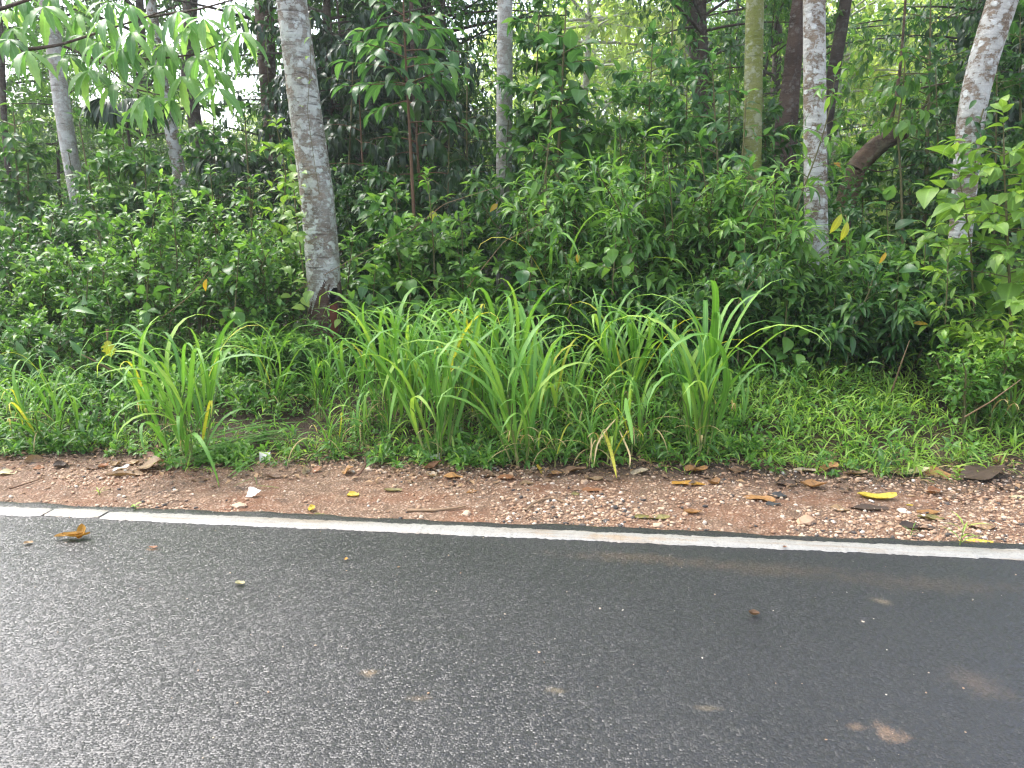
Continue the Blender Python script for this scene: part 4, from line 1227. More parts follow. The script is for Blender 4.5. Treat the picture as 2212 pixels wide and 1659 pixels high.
def where(label, px, y):
    px = min(max(px, -390), 2690)
    k = max(i for i in range(len(LM) - 1) if LM[i][0] <= px)
    f = (px - LM[k][0]) / (LM[k + 1][0] - LM[k][0])
    a, b = LM[k][1], LM[k + 1][1]
    w = 'outside the ' + b if k == 0 else ('outside the ' + a if k == len(LM) - 2 else ('just right of ' + a if f < .33 else ('left of ' + b if f > .67 else 'between ' + a + ' and ' + b)))
    for t_ in (label + ' ' + w, label + ' ' + w + ', farther back', label + ' ' + w + ', farthest back'):
        if t_ not in USED:
            break
    USED.add(t_)
    return t_


def scatter(proto, spots, each=True):
    lab = proto['label']
    for i, (x, y, rz, s) in enumerate(sorted(spots, key=lambda q: q[1])):
        o = proto if i == 0 else copy_tree(proto)
        if each:
            o['label'] = where(lab, float(pix([x, y, float(ground_z(x, y))])[0][0]), y)
        o.location = (x, y, float(ground_z(x, y)) - .05)
        o.rotation_euler = (0, 0, rz)
        o.scale = (s, s, s)


r_ = np.random.default_rng(300)


def spots(cols, y0, y1, s0=.85, s1=1.15, xj=.5):
    out = []
    for a in cols:
        y = r_.uniform(y0, y1)
        out.append((XG(a, y) + r_.uniform(-xj, xj), y, r_.uniform(0, 6.28), r_.uniform(s0, s1)))
    return out


p = forest_proto(1, 5.2, 1.5, .12, 36, 10, 10, .15, 'canopy', 'lo', .2, .35, 'understory_tree', 'leafy understory tree', 'tree', 'understory trees', .3, tr=.05)
scatter(p, spots((-60, 120, 310, 740, 870, 1000, 1630, 2140, 2290), 10.5, 13.5, .6, .9))
p = forest_proto(2, 4.6, 1.4, .1, 34, 10, 9, .19, 'dark', 'droop', .25, .7, 'drooping_tree', 'dark hanging leaved tree', 'tree', 'dark drooping trees', .25, tr=.05)
scatter(p, spots((760, 870, 990, 2140, 2260), 10.2, 12.5, .8, 1.05))
p = forest_proto(3, 9.5, 2.0, .22, 46, 13, 9, .19, 'canopy', 'lo', .2, .35, 'forest_tree', 'tall leafy tree', 'tree', 'tall forest trees', .35, tr=.13)
scatter(p, spots((-120, 60, 200, 330, 640, 760, 860, 960, 1600, 1700, 2100, 2230), 16, 23, .8, 1.2))
p = forest_proto(4, 9.0, 1.9, .3, 40, 12, 9, .17, 'shrub_deep', 'lolance', .2, .35, 'forest_tree', 'tall dark narrow leaved tree', 'tree', 'tall dark forest trees', .3, tr=.12)
scatter(p, spots((-160, 700, 800, 930, 1610, 2130, 2230), 12.5, 17, .9, 1.15))
p = forest_proto(5, 2.2, 1.15, .05, 30, 9, 9, .13, 'shrub_deep', 'ovate', .15, .25, 'undergrowth_bush', 'low bush on the forest floor', 'bush', 'bushes on the forest floor', .3, 'stem', .025)
scatter(p, spots((-40, 40, 130, 230, 330, 430, 520, 640, 760, 850, 940, 1030, 1130, 1230, 1330, 1440, 1560, 1650, 1740, 2010, 2110, 2220), 8.4, 10.5, .5, .85))
p = forest_proto(6, 3.0, 1.5, .04, 34, 9, 9, .17, 'canopy', 'lo', .15, .3, 'undergrowth_bush', 'larger bush', 'bush', 'larger bushes on the forest floor', .45, 'stem', .03)
scatter(p, spots((-80, 60, 190, 330, 450, 600, 730, 880, 1020, 1150, 1400, 1480, 1600, 1720, 1980, 2100, 2260), 13, 20, .9, 1.3))

# overhanging boughs at the top right and top middle: part of the crowns of trees standing close behind
p = forest_proto(8, 8.0, 1.9, .42, 44, 13, 10, .12, 'shrub_deep', 'lo', .3, .4, 'fine_leaved_tree', 'dark fine leaved tree', 'tree', 'fine leaved trees at the top edge', .3, tr=.08)
scatter(p, spots((2120, 2250, 1560, 800, 940), 11, 14.5, .95, 1.1))

# pale bright trees on the far slope
p = forest_proto(9, 7.5, 2.7, .1, 54, 9, 8, .30, 'far', 'lo', .15, .3, 'hillside_tree', 'pale yellow green tree on the far slope seen through the gaps', 'tree', 'trees on the far slope', .5, 'bark_pale', .15)
scatter(p, [(XG(a, y) + r_.uniform(-1, 1), y, r_.uniform(0, 6.28), (r_.uniform(1.0, 1.4) if a > 1050 else r_.uniform(.55, .85))) for y in (27, 34, 42, 52) for a in np.arange(-150, 2400, 7400 / y) + r_.uniform(0, 60)], each=False)
fcs = []
n_ = 9000
fx, fy = r_.uniform(-75, 60, n_), 24 + r_.uniform(0, 1, n_) ** 1.5 * 75
fz = ground_z(fx, fy) + r_.uniform(0, 1.3, n_)
fr = (np.stack([fx, fy, fz], -1), nrm(r_.normal(0, 1, (n_, 3)) + [0, 0, .4]), nrm(r_.normal(0, .5, (n_, 3)) + [0, 0, 1]), r_.uniform(.5, 1.1, n_), r_.uniform(.1, .9, n_))
tag(put('hillside_scrub', merged_leaves('hillside_scrub', 'lo', *fr, M['far'])), kind='stuff')

# ------------------------------------------------------------------ tall grass clumps


def blade_mesh(L, w, lean, curl, r, mat='grass', tint=.5, n=11, power=1.7, twist=.3):
    t_ = np.linspace(0, 1, n)
    ph = lean + curl * t_ ** power
    dx, dz = np.sin(ph), np.cos(ph)
    st = L / (n - 1)
    xx = np.concatenate([[0], np.cumsum((dx[1:] + dx[:-1]) / 2 * st)])
    zz = np.concatenate([[0], np.cumsum((dz[1:] + dz[:-1]) / 2 * st)])
    wd = w * np.minimum(1, .35 + t_ * 3.5) * np.maximum(0, 1 - t_ ** 3) ** .8
    wd[-1] = .0006
    tw = twist * (t_ - .2) * r.uniform(-1, 1)
    sx, sy, sz = -dz * np.sin(tw) * .5, np.cos(tw), dx * np.sin(tw) * .5
    side = np.stack([sx, sy, sz], -1) * (wd / 2)[:, None]
    up = np.stack([-dz, np.zeros(n), dx], -1) * (wd * .16)[:, None]
    c_ = np.stack([xx, .02 * L * np.sin(t_ * 4 + r.uniform(0, 6)) * t_, zz], -1)
    V = np.stack([c_ - side + up, c_, c_ + side + up], 1).reshape(-1, 3)
    k = np.arange(n - 1)[:, None] * 3
    Qd = np.concatenate([k + np.array([[0, 1, 4, 3]]), k + np.array([[1, 2, 5, 4]])])
    return mesh('blade', V, quads=Qd, mat=M[mat], attrs={'tint': np.full(n * 3, tint), 'rib': np.tile([1., 0, 1.], n)})


br = np.random.default_rng(61)
BLADES = [blade_mesh(1.0, br.uniform(.021, .034), R(br.uniform(3, 20)), R(br.choice([95, 130, 150, 165, 172])), br, tint=float(br.choice([.3, .45, .55, .7])), power=br.choice([1.8, 2.3, 3.0])) for _ in range(22)]
BZ = {b.name: max(v.co.z for v in b.vertices) for b in BLADES}
for k_, b_ in enumerate(BLADES[:5]):
    b_.materials.clear(); b_.materials.append(M['yellowgreen' if k_ == 0 else 'lowgrass'])
DRYB = [blade_mesh(1.0, br.uniform(.03, .045), R(br.uniform(20, 60)), R(br.uniform(60, 120)), br, 'dry', float(br.uniform(.2, .9)), power=1.0) for _ in range(6)]
CULM = []
for k in range(4):
    c_ = np.stack([np.linspace(0, .07 * (k - 1.5), 7) * np.linspace(0, 1, 7), .03 * np.sin(np.arange(7) + k) * np.linspace(0, 1, 7), np.linspace(-.02, 1, 7)], -1)
    v_, q_ = tubes(c_[None], np.linspace(.0065, .0035, 7)[None], 5)
    CULM.append(mesh('culm', v_, quads=q_, mat=M['culm'], attrs={'tint': np.clip(1.2 - np.repeat(np.linspace(0, 1, 7), 5) * 1.6, .1, 1), 'rib': np.ones(len(v_))}))

CLUMPS = [  # base px, base py, top py, culms, spread, label
    (412, 990, 690, 11, .13, 'big tall clump nearest the road at left, leaning out over the flattened grass'),
    (135, 960, 775, 8, .14, 'sprawling clump of tall grass left of the torn yellow leaf'),
    (40, 950, 800, 5, .12, 'small clump of tall grass at the left edge'),
    (335, 930, 745, 5, .1, 'smaller clump of tall grass just left of the big left clump'),
    (585, 890, 695, 5, .1, 'thin clump of arching grass left of the big mottled trunk'),
    (684, 905, 745, 5, .09, 'arching clump of tall grass in front of the big mottled trunk'),
    (785, 915, 725, 6, .1, 'arching clump of tall grass right of the big mottled trunk foot'),
    (850, 925, 625, 8, .11, 'tall clump of grass at the left end of the middle stand'),
    (905, 905, 640, 7, .1, 'tall upright clump of grass behind the left of the middle stand'),
    (945, 985, 640, 8, .1, 'tall clump of grass with a bare foot in the middle stand'),
    (1015, 920, 650, 8, .11, 'tall clump of grass in the middle of the stand left of the slender trunk'),
    (1080, 945, 630, 9, .11, 'tall clump of grass in front of the slender trunk foot'),
    (1130, 1000, 655, 8, .1, 'tall clump of grass with dry leaves just right of the slender trunk'),
    (1195, 940, 715, 7, .11, 'arching clump of grass right of the slender trunk'),
    (1258, 925, 745, 5, .09, 'clump of grass with one broad arching leaf left of the right tall clump'),
    (1290, 1000, 850, 7, .12, 'short clump with dry straw leaves at the verge'),
    (1345, 900, 625, 11, .1, 'tall fountain of broad grass blades, right of the middle stand'),
    (1375, 975, 790, 6, .1, 'clump of grass with a broken pale blade hanging to the gravel'),
    (1440, 910, 690, 5, .1, 'thin arching clump between the two right tall clumps'),
    (1505, 990, 615, 9, .08, 'rightmost tall clump of grass standing alone'),
    (1590, 930, 810, 4, .1, 'low arching clump right of the rightmost tall clump'),
    (1085, 1000, 880, 4, .08, 'small clump of grass at the verge left of the dry leaved clump'),
    (1190, 1003, 900, 4, .08, 'small clump of grass at the verge right of the dry leaved clump'),
    (700, 975, 860, 5, .12, 'short grass tuft at the verge below the big mottled trunk'),
    (810, 965, 840, 5, .12, 'short grass tuft at the verge left of the middle stand'),
    (2150, 935, 810, 6, .12, 'short grass tuft at the right edge below the lime bush'),
]


def clump(a, b, top, nc, spread, lab, Y=None, seed=0, wide=1.0, dry=3):
    r = np.random.default_rng(seed)
    if Y is None:
        p = G(a, b)
    else:
        p = np.array([XG(a, Y), Y, 0])
    p[2] = float(ground_z(p[0], p[1]))
    H = float(P(a, top, p[1])[2]) - p[2]
    root = thing('grass_clump', lab, 'grass clump', p, 'tall grass clumps')
    for i in range(nc):
        az = r.uniform(0, 6.28)
        rad = spread * math.sqrt(r.uniform(0, 1))
        bx, by = rad * math.cos(az), rad * math.sin(az)
        lean = R(r.uniform(2, 16)) * (.4 + rad / spread)
        hc = H * r.uniform(.3, .62)
        mt = Matrix.Translation((bx, by, 0)) @ Matrix.Rotation(az, 4, 'Z') @ Matrix.Rotation(lean, 4, 'Y')
        put('culm', CULM[i % 4], root, mt @ Matrix.Diagonal((1, 1, hc, 1)))
        nb = r.integers(4, 6)
        for j in range(nb):
            zc = hc * (.12 + .85 * j / (nb - 1)) * r.uniform(.9, 1.05)
            L = H * r.uniform(.62, 1.0) * (.8 if j < 2 else 1.0)
            L = min(L * 1.3, (H * 1.08 - zc) * r.uniform(1.2, 1.8))
            me = BLADES[r.integers(0, len(BLADES))]
            L = min(L, max(.25, (H * r.uniform(.84, 1.12) - zc)) / BZ[me.name])
            m = mt @ Matrix.Translation((0, 0, zc)) @ Matrix.Rotation(r.uniform(0, 6.28), 4, 'Z')
            ws = wide * min(1.3, .6 + .45 / max(L, .3)) * r.uniform(.75, 1.15)
            put('blade', me, root, m @ Matrix.Diagonal((L, L * ws, L, 1)))
    for i in range(dry):
        az = r.uniform(3.6, 5.8)
        L = r.uniform(.22, .4)
        put('dry_blade', DRYB[r.integers(0, len(DRYB))], root, Matrix.Translation((spread * r.uniform(-.8, .8), -spread * .5, r.uniform(.08, .2))) @ Matrix.Rotation(az, 4, 'Z') @ Matrix.Diagonal((L, L * .8, L, 1)))
    return root, p, H


for k, c_ in enumerate(CLUMPS):
    clump(*c_, seed=500 + k, wide=1.15 if k in (0, 16, 19) else 1.0, dry=8 if k in (12, 15, 17) else 3)
root = thing('grass_clump', 'tall broad bladed grass rising far back between the bushes', 'grass clump', (XG(1315, 7.3), 7.3, float(ground_z(XG(1315, 7.3), 7.3))), 'tall grass clumps')
fb = np.array(root.location)
for pp, w_ in (([(1318, 620), (1322, 480), (1328, 340), (1331, 255)], .05), ([(1312, 620), (1300, 470), (1278, 340), (1262, 290), (1256, 320)], .036), ([(1316, 620), (1312, 480), (1296, 350), (1286, 300)], .036),
               ([(1322, 620), (1332, 480), (1352, 360), (1372, 305)], .036), ([(1320, 620), (1326, 500), (1344, 390), (1352, 330)], .03), ([(1310, 620), (1290, 520), (1262, 430), (1240, 400), (1228, 425)], .03), ([(1324, 620), (1340, 520), (1366, 440), (1392, 420), (1402, 450)], .03)):
    c_ = np.array([P(x, y, 7.3 - .05 * i) for i, (x, y) in enumerate(pp)]) - fb
    c_, _ = resample(c_, np.ones(len(c_)), 14)
    wd = w_ * np.minimum(1, .5 + np.linspace(0, 1, 14) * 2) * np.maximum(.03, 1 - np.linspace(0, 1, 14) ** 3)
    V = np.stack([c_ - np.array([1, .3, 0]) * wd[:, None] / 2, c_ + [0, .006, 0], c_ + np.array([1, -.2, 0]) * wd[:, None] / 2], 1).reshape(-1, 3)
    kk = np.arange(13)[:, None] * 3
    put('blade', mesh('blade', V, quads=np.concatenate([kk + np.array([[0, 1, 4, 3]]), kk + np.array([[1, 2, 5, 4]])]), mat=M['grass'], attrs={'tint': np.full(42, .45), 'rib': np.tile([1., 0, 1.], 14)}), root)
clump(1225, 640, 440, 4, .12, 'narrow tall grass among the bushes right of the slender trunk', Y=6.7, seed=561, wide=1.0, dry=0)

# the flattened bundle of cut grass on the verge and the broken pale blade
root = thing('flattened_grass', 'bundle of cut grass lying flat over the verge right of the big left clump', 'grass', G(520, 1000))
fb = np.array(root.location)
r = np.random.default_rng(81)
FLAT = [blade_mesh(1.0, .024, R(78), R(r.uniform(10, 40)), r, tint=float(r.uniform(.2, .5)), power=1.0) for _ in range(5)]
for (a, b, cnt, az0, L0) in ((600, 958, 22, 3.75, .6), (520, 985, 18, 3.95, .5), (550, 1000, 8, 4.4, .34), (640, 955, 10, 3.5, .55), (470, 1000, 7, 3.7, .35)):
    for k in range(cnt):
        p_ = G(a + r.uniform(-30, 30), b + r.uniform(-12, 10)) - fb
        p_[2] = float(ground_z(*(p_ + fb)[:2])) - fb[2] + r.uniform(.02, .16)
        L = L0 * r.uniform(.6, 1.2)
        put('blade', FLAT[k % 5], root, Matrix.Translation(Vector(p_)) @ Matrix.Rotation(az0 + r.uniform(-.3, .3), 4, 'Z') @ Matrix.Rotation(r.uniform(.05, .25), 4, 'Y') @ Matrix.Diagonal((L, L, L, 1)))
root = thing('cut_grass_wisp', 'wisp of cut green grass lying on the gravel beside the white paper scrap', 'grass', G(548, 1060))
fb = np.array(root.location)
for k, (a, b, az, L) in enumerate(((548, 1005, 4.75, .30), (552, 1005, 4.6, .30), (545, 1040, 4.2, .14), (552, 1055, .05, .17), (550, 1035, 5.3, .12))):
    p_ = G(a, b) - fb
    p_[2] += .05 if b < 1020 else .015
    put('blade', FLAT[k % 5], root, Matrix.Translation(Vector(p_)) @ Matrix.Rotation(az, 4, 'Z') @ Matrix.Rotation(.12, 4, 'Y') @ Matrix.Diagonal((L, L * 1.3, L, 1)))
root = thing('broken_blade', 'broken pale grass blade hanging down onto the gravel', 'grass blade', G(1328, 1030))
fb = np.array(root.location)
for (pp, w_, mat) in (([(1305, 935), (1316, 960), (1324, 990), (1332, 1033)], .024, 'yellowgreen'), ([(1352, 860), (1353, 885), (1362, 915), (1366, 960)], .03, 'grass'), ([(1335, 900), (1312, 925), (1290, 955), (1282, 1008)], .012, 'dry'), ([(1338, 930), (1352, 960), (1362, 985), (1360, 1010)], .012, 'dry')):
    c_ = np.array([P(x, y, 4.72 - .12 * i) for i, (x, y) in enumerate(pp)]) - fb
    c_, _ = resample(c_, np.ones(len(c_)), 10)
    wd = w_ * np.array([.5, .8, 1, 1, 1, .95, .85, .7, .45, .05])
    V = np.stack([c_ - np.array([1, 0, 0]) * wd[:, None] / 2, c_ + [0, .004, 0], c_ + np.array([1, .2, 0]) * wd[:, None] / 2], 1).reshape(-1, 3)
    kk = np.arange(9)[:, None] * 3
    put('blade', mesh('blade', V, quads=np.concatenate([kk + np.array([[0, 1, 4, 3]]), kk + np.array([[1, 2, 5, 4]])]), mat=M[mat], attrs={'tint': np.full(30, .7), 'rib': np.tile([1., 0, 1.], 10)}), root)

# ------------------------------------------------------------------ ground cover nobody could count
TPL['blade'] = leaf_tpl(.1, 3, .25, .35, peak=.3)
r = np.random.default_rng(33)


def cover(name, n, xr, dmax, twl, nl, leaf, kind, mat, up, spread, prob, droop=.25, power=1.3, bt=.4, ld=.1):
    x = r.uniform(*xr, n)
    d = r.uniform(0, 1, n) ** power * dmax
    y = front_y(x) + d
    keep = r.random(n) < prob(x, d) * (.25 + .75 * smooth(0, .3, d))
    x, y, d = x[keep], y[keep], d[keep]
    T0 = np.stack([x, y, ground_z(x, y)], -1)
    ph = r.uniform(0, 6.28, len(x))
    TD = nrm(np.stack([np.cos(ph), np.sin(ph) - .25, np.full(len(x), up)], -1))
    hgt = .35 + .65 * smooth(0, .8, d)
    TL = r.uniform(*twl, len(x)) * hgt * (.7 + .6 * vnoise(x * 1.7, y * 1.7, 12))
    fr = leaf_frames(r, T0, TD, TL, nl, droop, leaf, spread=spread, leaf_droop=ld, base_tint=bt, tip_young=.45)
    a, q = twig_tubes(T0, TD, TL, droop, .0025, K=3)
    tag(put(name, merged_leaves(name, kind, *fr, M[mat])), kind='stuff')
    return a, q


def clumpy(s, a, b, seed):
    return lambda x, d: np.clip((vnoise(x * s, (d + 5) * s, seed) - a) * b, .05, 1)


cover('ground_cover', 9500, (-7.5, 5.5), 2.6, (.12, .42), 9, .055, 'oval', 'cover', 1.3, 62, lambda x, d: clumpy(1.6, .15, 3, 21)(x, d) * np.where(x > 1.2, .22, 1))
cover('ground_cover', 4600, (-7.5, 5.5), 2.0, (.12, .36), 8, .036, 'oval', 'shrub', 1.0, 62, clumpy(2.3, .3, 2.5, 22))
cover('weeds', 3600, (-7.5, 5.5), 2.4, (.22, .62), 9, .10, 'lance', 'shrub', 2.2, 55, lambda x, d: clumpy(1.3, .35, 3, 23)(x, d) * np.where((x > .9) & (x < 2.9) & (d < 1.7), .18, 1))
cover('low_grass', 7000, (-7.5, 5.5), 2.3, (.12, .36), 6, .135, 'blade', 'lowgrass', 1.7, 46, lambda x, d: np.where(x > 1.3, 1, np.where(x > -.8, .55, .25)) * np.clip(vnoise(x * 2, d * 2, 24) * 1.6, .2, 1), ld=.2, power=1.1, bt=.55)
cover('low_grass', 1500, (-7.5, 5.5), .4, (.08, .22), 6, .11, 'blade', 'lowgrass', .7, 50, lambda x, d: np.full_like(x, .8), ld=.25, power=1.0, bt=.5)
cover('ground_cover', 2600, (-9, 8), 7, (.15, .45), 8, .09, 'oval', 'shrub_deep', 1.3, 60, lambda x, d: (d > 1.6) * 1.0, power=.8)
cover('dry_grass', 260, (-7, 5.2), .5, (.05, .16), 5, .12, 'blade', 'dry', .5, 50, lambda x, d: np.ones_like(x), ld=.3, power=1.0)

# ------------------------------------------------------------------ verge: gravel, stones, fallen leaves, sticks
ICO_V = []
gr_ = (1 + 5 ** .5) / 2
for s1 in (-1, 1):
    for s2 in (-1, 1):
        ICO_V += [(0, s1, s2 * gr_), (s1, s2 * gr_, 0), (s2 * gr_, 0, s1)]
ICO_V = nrm(np.array(ICO_V, float))
ICO_F = []
for i in range(12):
    for j in range(i + 1, 12):
        for k in range(j + 1, 12):
            a, b, c3 = ICO_V[i], ICO_V[j], ICO_V[k]
            if max(np.linalg.norm(a - b), np.linalg.norm(b - c3), np.linalg.norm(a - c3)) < 1.2:
                ICO_F.append((i, j, k) if np.dot(np.cross(b - a, c3 - a), a) > 0 else (i, k, j))
ICO_F = np.array(ICO_F)

t = NT('pebbles')
at = t.node('Attribute', attribute_name='tint').outputs['Fac']
c = t.ramp(at, [(0, (.045, .042, .042)), (.14, (.09, .075, .065)), (.2, (.26, .145, .085)), (.5, (.40, .25, .155)), (.75, (.5, .36, .25)), (.92, (.6, .5, .4)), (1, (.68, .62, .54))])
nn_ = t.noise(t.coord('Object'), 90, 3, .7)
c = t.mix(.5, c, t.mix(nn_, (.6, .58, .55), (1.35, 1.35, 1.3)), 'MULTIPLY')
M['pebble'] = t.done(t.bsdf(c, .62, t.bump(nn_, .4, .004), .4))


def pebbles(name, pos, size, tint):
    n = len(pos)
    V = ICO_V[None] * (1 + r.uniform(-.25, .25, (n, 12, 1)))
    ang = r.uniform(0, 6.28, n)
    sc3 = np.stack([r.uniform(.8, 1.5, n), r.uniform(.7, 1.1, n), r.uniform(.45, .8, n)], -1)
    V = V * (sc3 * size[:, None])[:, None]
    ca, sa = np.cos(ang)[:, None], np.sin(ang)[:, None]
    V = np.stack([V[..., 0] * ca - V[..., 1] * sa, V[..., 0] * sa + V[..., 1] * ca, V[..., 2]], -1) + pos[:, None]
    Ft = (ICO_F[None] + (np.arange(n) * 12)[:, None, None]).reshape(-1, 3)
    return tag(put(name, mesh(name, V, tris=Ft, mat=M['pebble'], attrs={'tint': np.repeat(tint, 12)})), kind='stuff')


n = 48000
x = r.uniform(-6.5, 4.6, n)
v = r.uniform(0, 1, n)
y = road_edge(x) - .015 + (front_y(x) - road_edge(x) + .1) * v
dens = np.clip((vnoise(x * 1.3, y * 2.6, 31) - .32) * 2.6, .05, 1) * np.where(x > -1.8, 1, np.where(x > -3.2, .75, .45)) * np.clip(1.25 - .9 * v, .25, 1)
k_ = r.random(n) < dens
x, y, v = x[k_], y[k_], v[k_]
sz = .0036 + .011 * r.random(len(x)) ** 3
ti = np.clip(r.normal(.58, .2, len(x)), .2, 1)
dk = r.random(len(x)) < .05 + .16 * np.exp(-v * 9)
ti[dk] = r.uniform(0, .16, dk.sum())
pebbles('gravel', np.stack([x, y, ground_z(x, y) + sz * .25], -1), sz, ti)
# crumbled leaf litter along the grass edge
n = 3600
x = r.uniform(-6.5, 4.8, n)
y = front_y(x) + .05 - .42 * r.random(n) ** 2.0 + .12 * r.random(n)
fr = (np.stack([x, y, ground_z(x, y) + r.uniform(.004, .022, n)], -1), nrm(np.stack([r.normal(0, 1, n), r.normal(0, 1, n), r.normal(0, .18, n)], -1)), nrm(r.normal(0, .25, (n, 3)) + [0, 0, 1]), r.uniform(.014, .07, n), r.uniform(0, 1, n) ** 1.4)
M['litter'] = leaf_mat('crumbled_leaf_litter', (.05, .032, .02), (.17, .1, .055), (.4, .25, .13), rough=.7, trans=.08)
tag(put('leaf_litter', merged_leaves('leaf_litter', 'lo', *fr, M['litter'])), kind='stuff')
n = 420
x = r.uniform(-4.5, 4, n); y = r.uniform(1.6, 3.7, n)
sz = .0015 + .0035 * r.random(n) ** 3
pebbles('road_grit', np.stack([x, y, sz * .4], -1), sz, np.clip(r.normal(.8, .2, n), .1, 1))


def stone(lab, a, b, wpx, hpx, tint, seed, col=None, name='stone', group=None):
    p = G(a, b)
    d = (p - CAM) @ FW
    sx, sz_ = wpx * .43 * d / F, hpx * .43 * d / F
    rr = np.random.default_rng(seed)
    Vs, Fs = ICO_V.copy(), ICO_F
    mid, Fn, Vn = {}, [], [tuple(q) for q in Vs]
    for f in Fs:
        e = []
        for i, j in ((f[0], f[1]), (f[1], f[2]), (f[2], f[0])):
            kk = (min(i, j), max(i, j))
            if kk not in mid:
                mid[kk] = len(Vn)
                Vn.append(tuple(nrm(np.array(Vn[i]) + np.array(Vn[j]))))
            e.append(mid[kk])
        Fn += [(f[0], e[0], e[2]), (f[1], e[1], e[0]), (f[2], e[2], e[1]), tuple(e)]
    Vn = np.array(Vn) * (1 + rr.uniform(-.24, .2, (len(Vn), 1)))
    Vn = Vn * [sx, sx * .75, sz_ * 1.15]
    Vn[:, 2] = np.maximum(Vn[:, 2], -sz_ * .5)
    o_ = put(name, mesh(name, Vn, tris=Fn, mat=M['pebble'], attrs={'tint': np.full(len(Vn), tint * .92)}, flat=True))
    o_.location = (p[0], p[1], p[2] + sz_ * .2)
    o_.rotation_euler = (0, 0, rr.uniform(0, 6.28))
    return tag(o_, lab, 'stone', group or 'stones on the verge')


STONES = [(516, 1093, 38, 12, .8, 'flat pinkish stone at the road edge left of the white paper scrap foot'), (1007, 1112, 30, 15, .82, 'pale rounded stone at the end of the long stick'),
          (1422, 1137, 34, 13, .75, 'flat pale stone touching the asphalt right of the dark lumps'), (1740, 1128, 56, 24, .62, 'largest reddish stone half buried near the white line'),
          (1950, 1106, 36, 12, .95, 'pale grey flat stone below the curved yellow leaf'), (1330, 1098, 16, 12, .06, 'small black lump of asphalt in the middle gravel, upper of two'),
          (1350, 1108, 15, 13, .03, 'small black lump of asphalt in the middle gravel, lower of two'), (868, 1043, 14, 9, .08, 'small dark stone below the tan folded leaf'),
          (1310, 1128, 22, 12, .08, 'black crumbling lump of asphalt by the road edge'), (1258, 1136, 20, 10, .1, 'flat dark lump of asphalt left of the black crumbling lump'),
          (796, 1017, 26, 15, .85, 'pale lumpy clod left of the tall middle grass'), (822, 1020, 22, 13, .72, 'tan clod touching the pale lumpy clod'), (776, 1018, 18, 12, .66, 'small tan clod beside the round orange leaf'),
          (1100, 1121, 22, 10, .9, 'pale chip by the road edge right of the long stick'), (1262, 1043, 24, 12, .7, 'round tan clod below the dry straw clump'),
          (1864, 1345, 13, 7, .97, 'white pebble lying on the road at right'), (1296, 1315, 7, 5, .97, 'tiny white pebble on the road in the middle'), (1522, 1131, 15, 12, .98, 'cream white chip at the road edge'),
          (1690, 1118, 15, 10, .95, 'white stone left of the largest reddish stone'), (1480, 1112, 18, 11, .6, 'tan stone under the curled orange leaf'), (2046, 1090, 14, 10, .12, 'dark grey stone at right of the gravel'),
          (1895, 1052, 18, 10, .18, 'dark stone above the curved yellow leaf'), (615, 1063, 10, 6, .98, 'tiny white chip right of the paper scrap'), (1600, 1050, 16, 9, .8, 'pale stone right of the long golden leaf'),
          (2100, 1115, 18, 10, .7, 'tan stone left of the right edge'), (910, 1118, 14, 8, .9, 'white pebble left of the pale rounded stone'), (560, 1003, 10, 7, .99, 'tiny white chip in the cut grass')]
for k, (a, b, w_, h_, ti_, lab) in enumerate(STONES):
    stone(lab, a, b, w_, h_, ti_, 700 + k)


def dead_leaf_mesh(L, W, curl, fold, wav, col, rr, tears=0.0):
    nu, nv = 9, 7
    u = np.linspace(0, 1, nu)[:, None]
    w = np.linspace(-1, 1, nv)[None]
    prof = np.sin(np.clip(u, .02, .98) * math.pi) ** .62 * (1 - .25 * u)
    if tears:
        prof = prof * (1 + tears * rr.uniform(-1, 1, (nu, 1)))
    half = W / 2 * prof * np.ones_like(w)
    ang = fold * w * (1 + .4 * rr.uniform(-1, 1))
    yv = half * w * np.sinc(ang / math.pi / 1.2)
    zv = half * np.abs(w) * np.sin(np.abs(ang)) * np.sign(fold) + .0
    xv = (u - .5) * L * np.ones_like(w)
    cu = curl
    zb = L * cu * ((u - .5) ** 2 * 2) * np.ones_like(w)
    sp = rr.uniform(0, 6.28, 4)
    zw = wav * W * (np.sin(u * 9 + sp[0] + w * 1.5) * np.abs(w) * .5 + np.sin(u * 5 + sp[1]) * .4 + .5 * w * np.sin(u * 6 + sp[2]))
    xv = xv * (1 - .25 * abs(cu))
    V = np.stack([xv, yv, zv + zb + zw], -1).reshape(-1, 3)
    V[:, 2] -= V[:, 2].min()
    i, j = np.meshgrid(np.arange(nu - 1), np.arange(nv - 1), indexing='ij')
    b_ = (i * nv + j).ravel()
    Qd = np.stack([b_, b_ + nv, b_ + nv + 1, b_ + 1], -1)
    rib = np.tile(np.abs(np.linspace(-1, 1, nv)), nu)
    return mesh('fallen_leaf', V, quads=Qd, mat=M['dead_' + col], attrs={'tint': np.full(len(V), float(rr.uniform(.3, .8))), 'rib': rib})


def leaf_on_ground(lab, a, b, lpx, wpx, col, yaw=None, curl=.3, fold=.5, wav=.18, tilt=0.0, seed=0, tears=0.0, group='fallen leaves on the verge', tiltx=0.0):
    rr = np.random.default_rng(seed)
    p = G(a, b)
    d = (p - CAM) @ FW
    L = lpx * d / F
    W = wpx * d / F
    me = dead_leaf_mesh(L, W, curl, fold, wav, col, rr, tears)
    o_ = put('fallen_leaf', me)
    yw = yaw if yaw is not None else rr.uniform(-.6, .6)
    o_.rotation_euler = (tiltx, tilt, yw)
    zg = max(float(ground_z(p[0], p[1])), (.003 if p[1] < LINE_Y - .06 else .0055) if p[1] < 3.65 else -9)
    o_.location = (p[0], p[1], zg + (.0 if p[1] > 3.65 else .003) + abs(math.sin(tilt)) * L * .42)
    return tag(o_, lab, 'leaf', group)


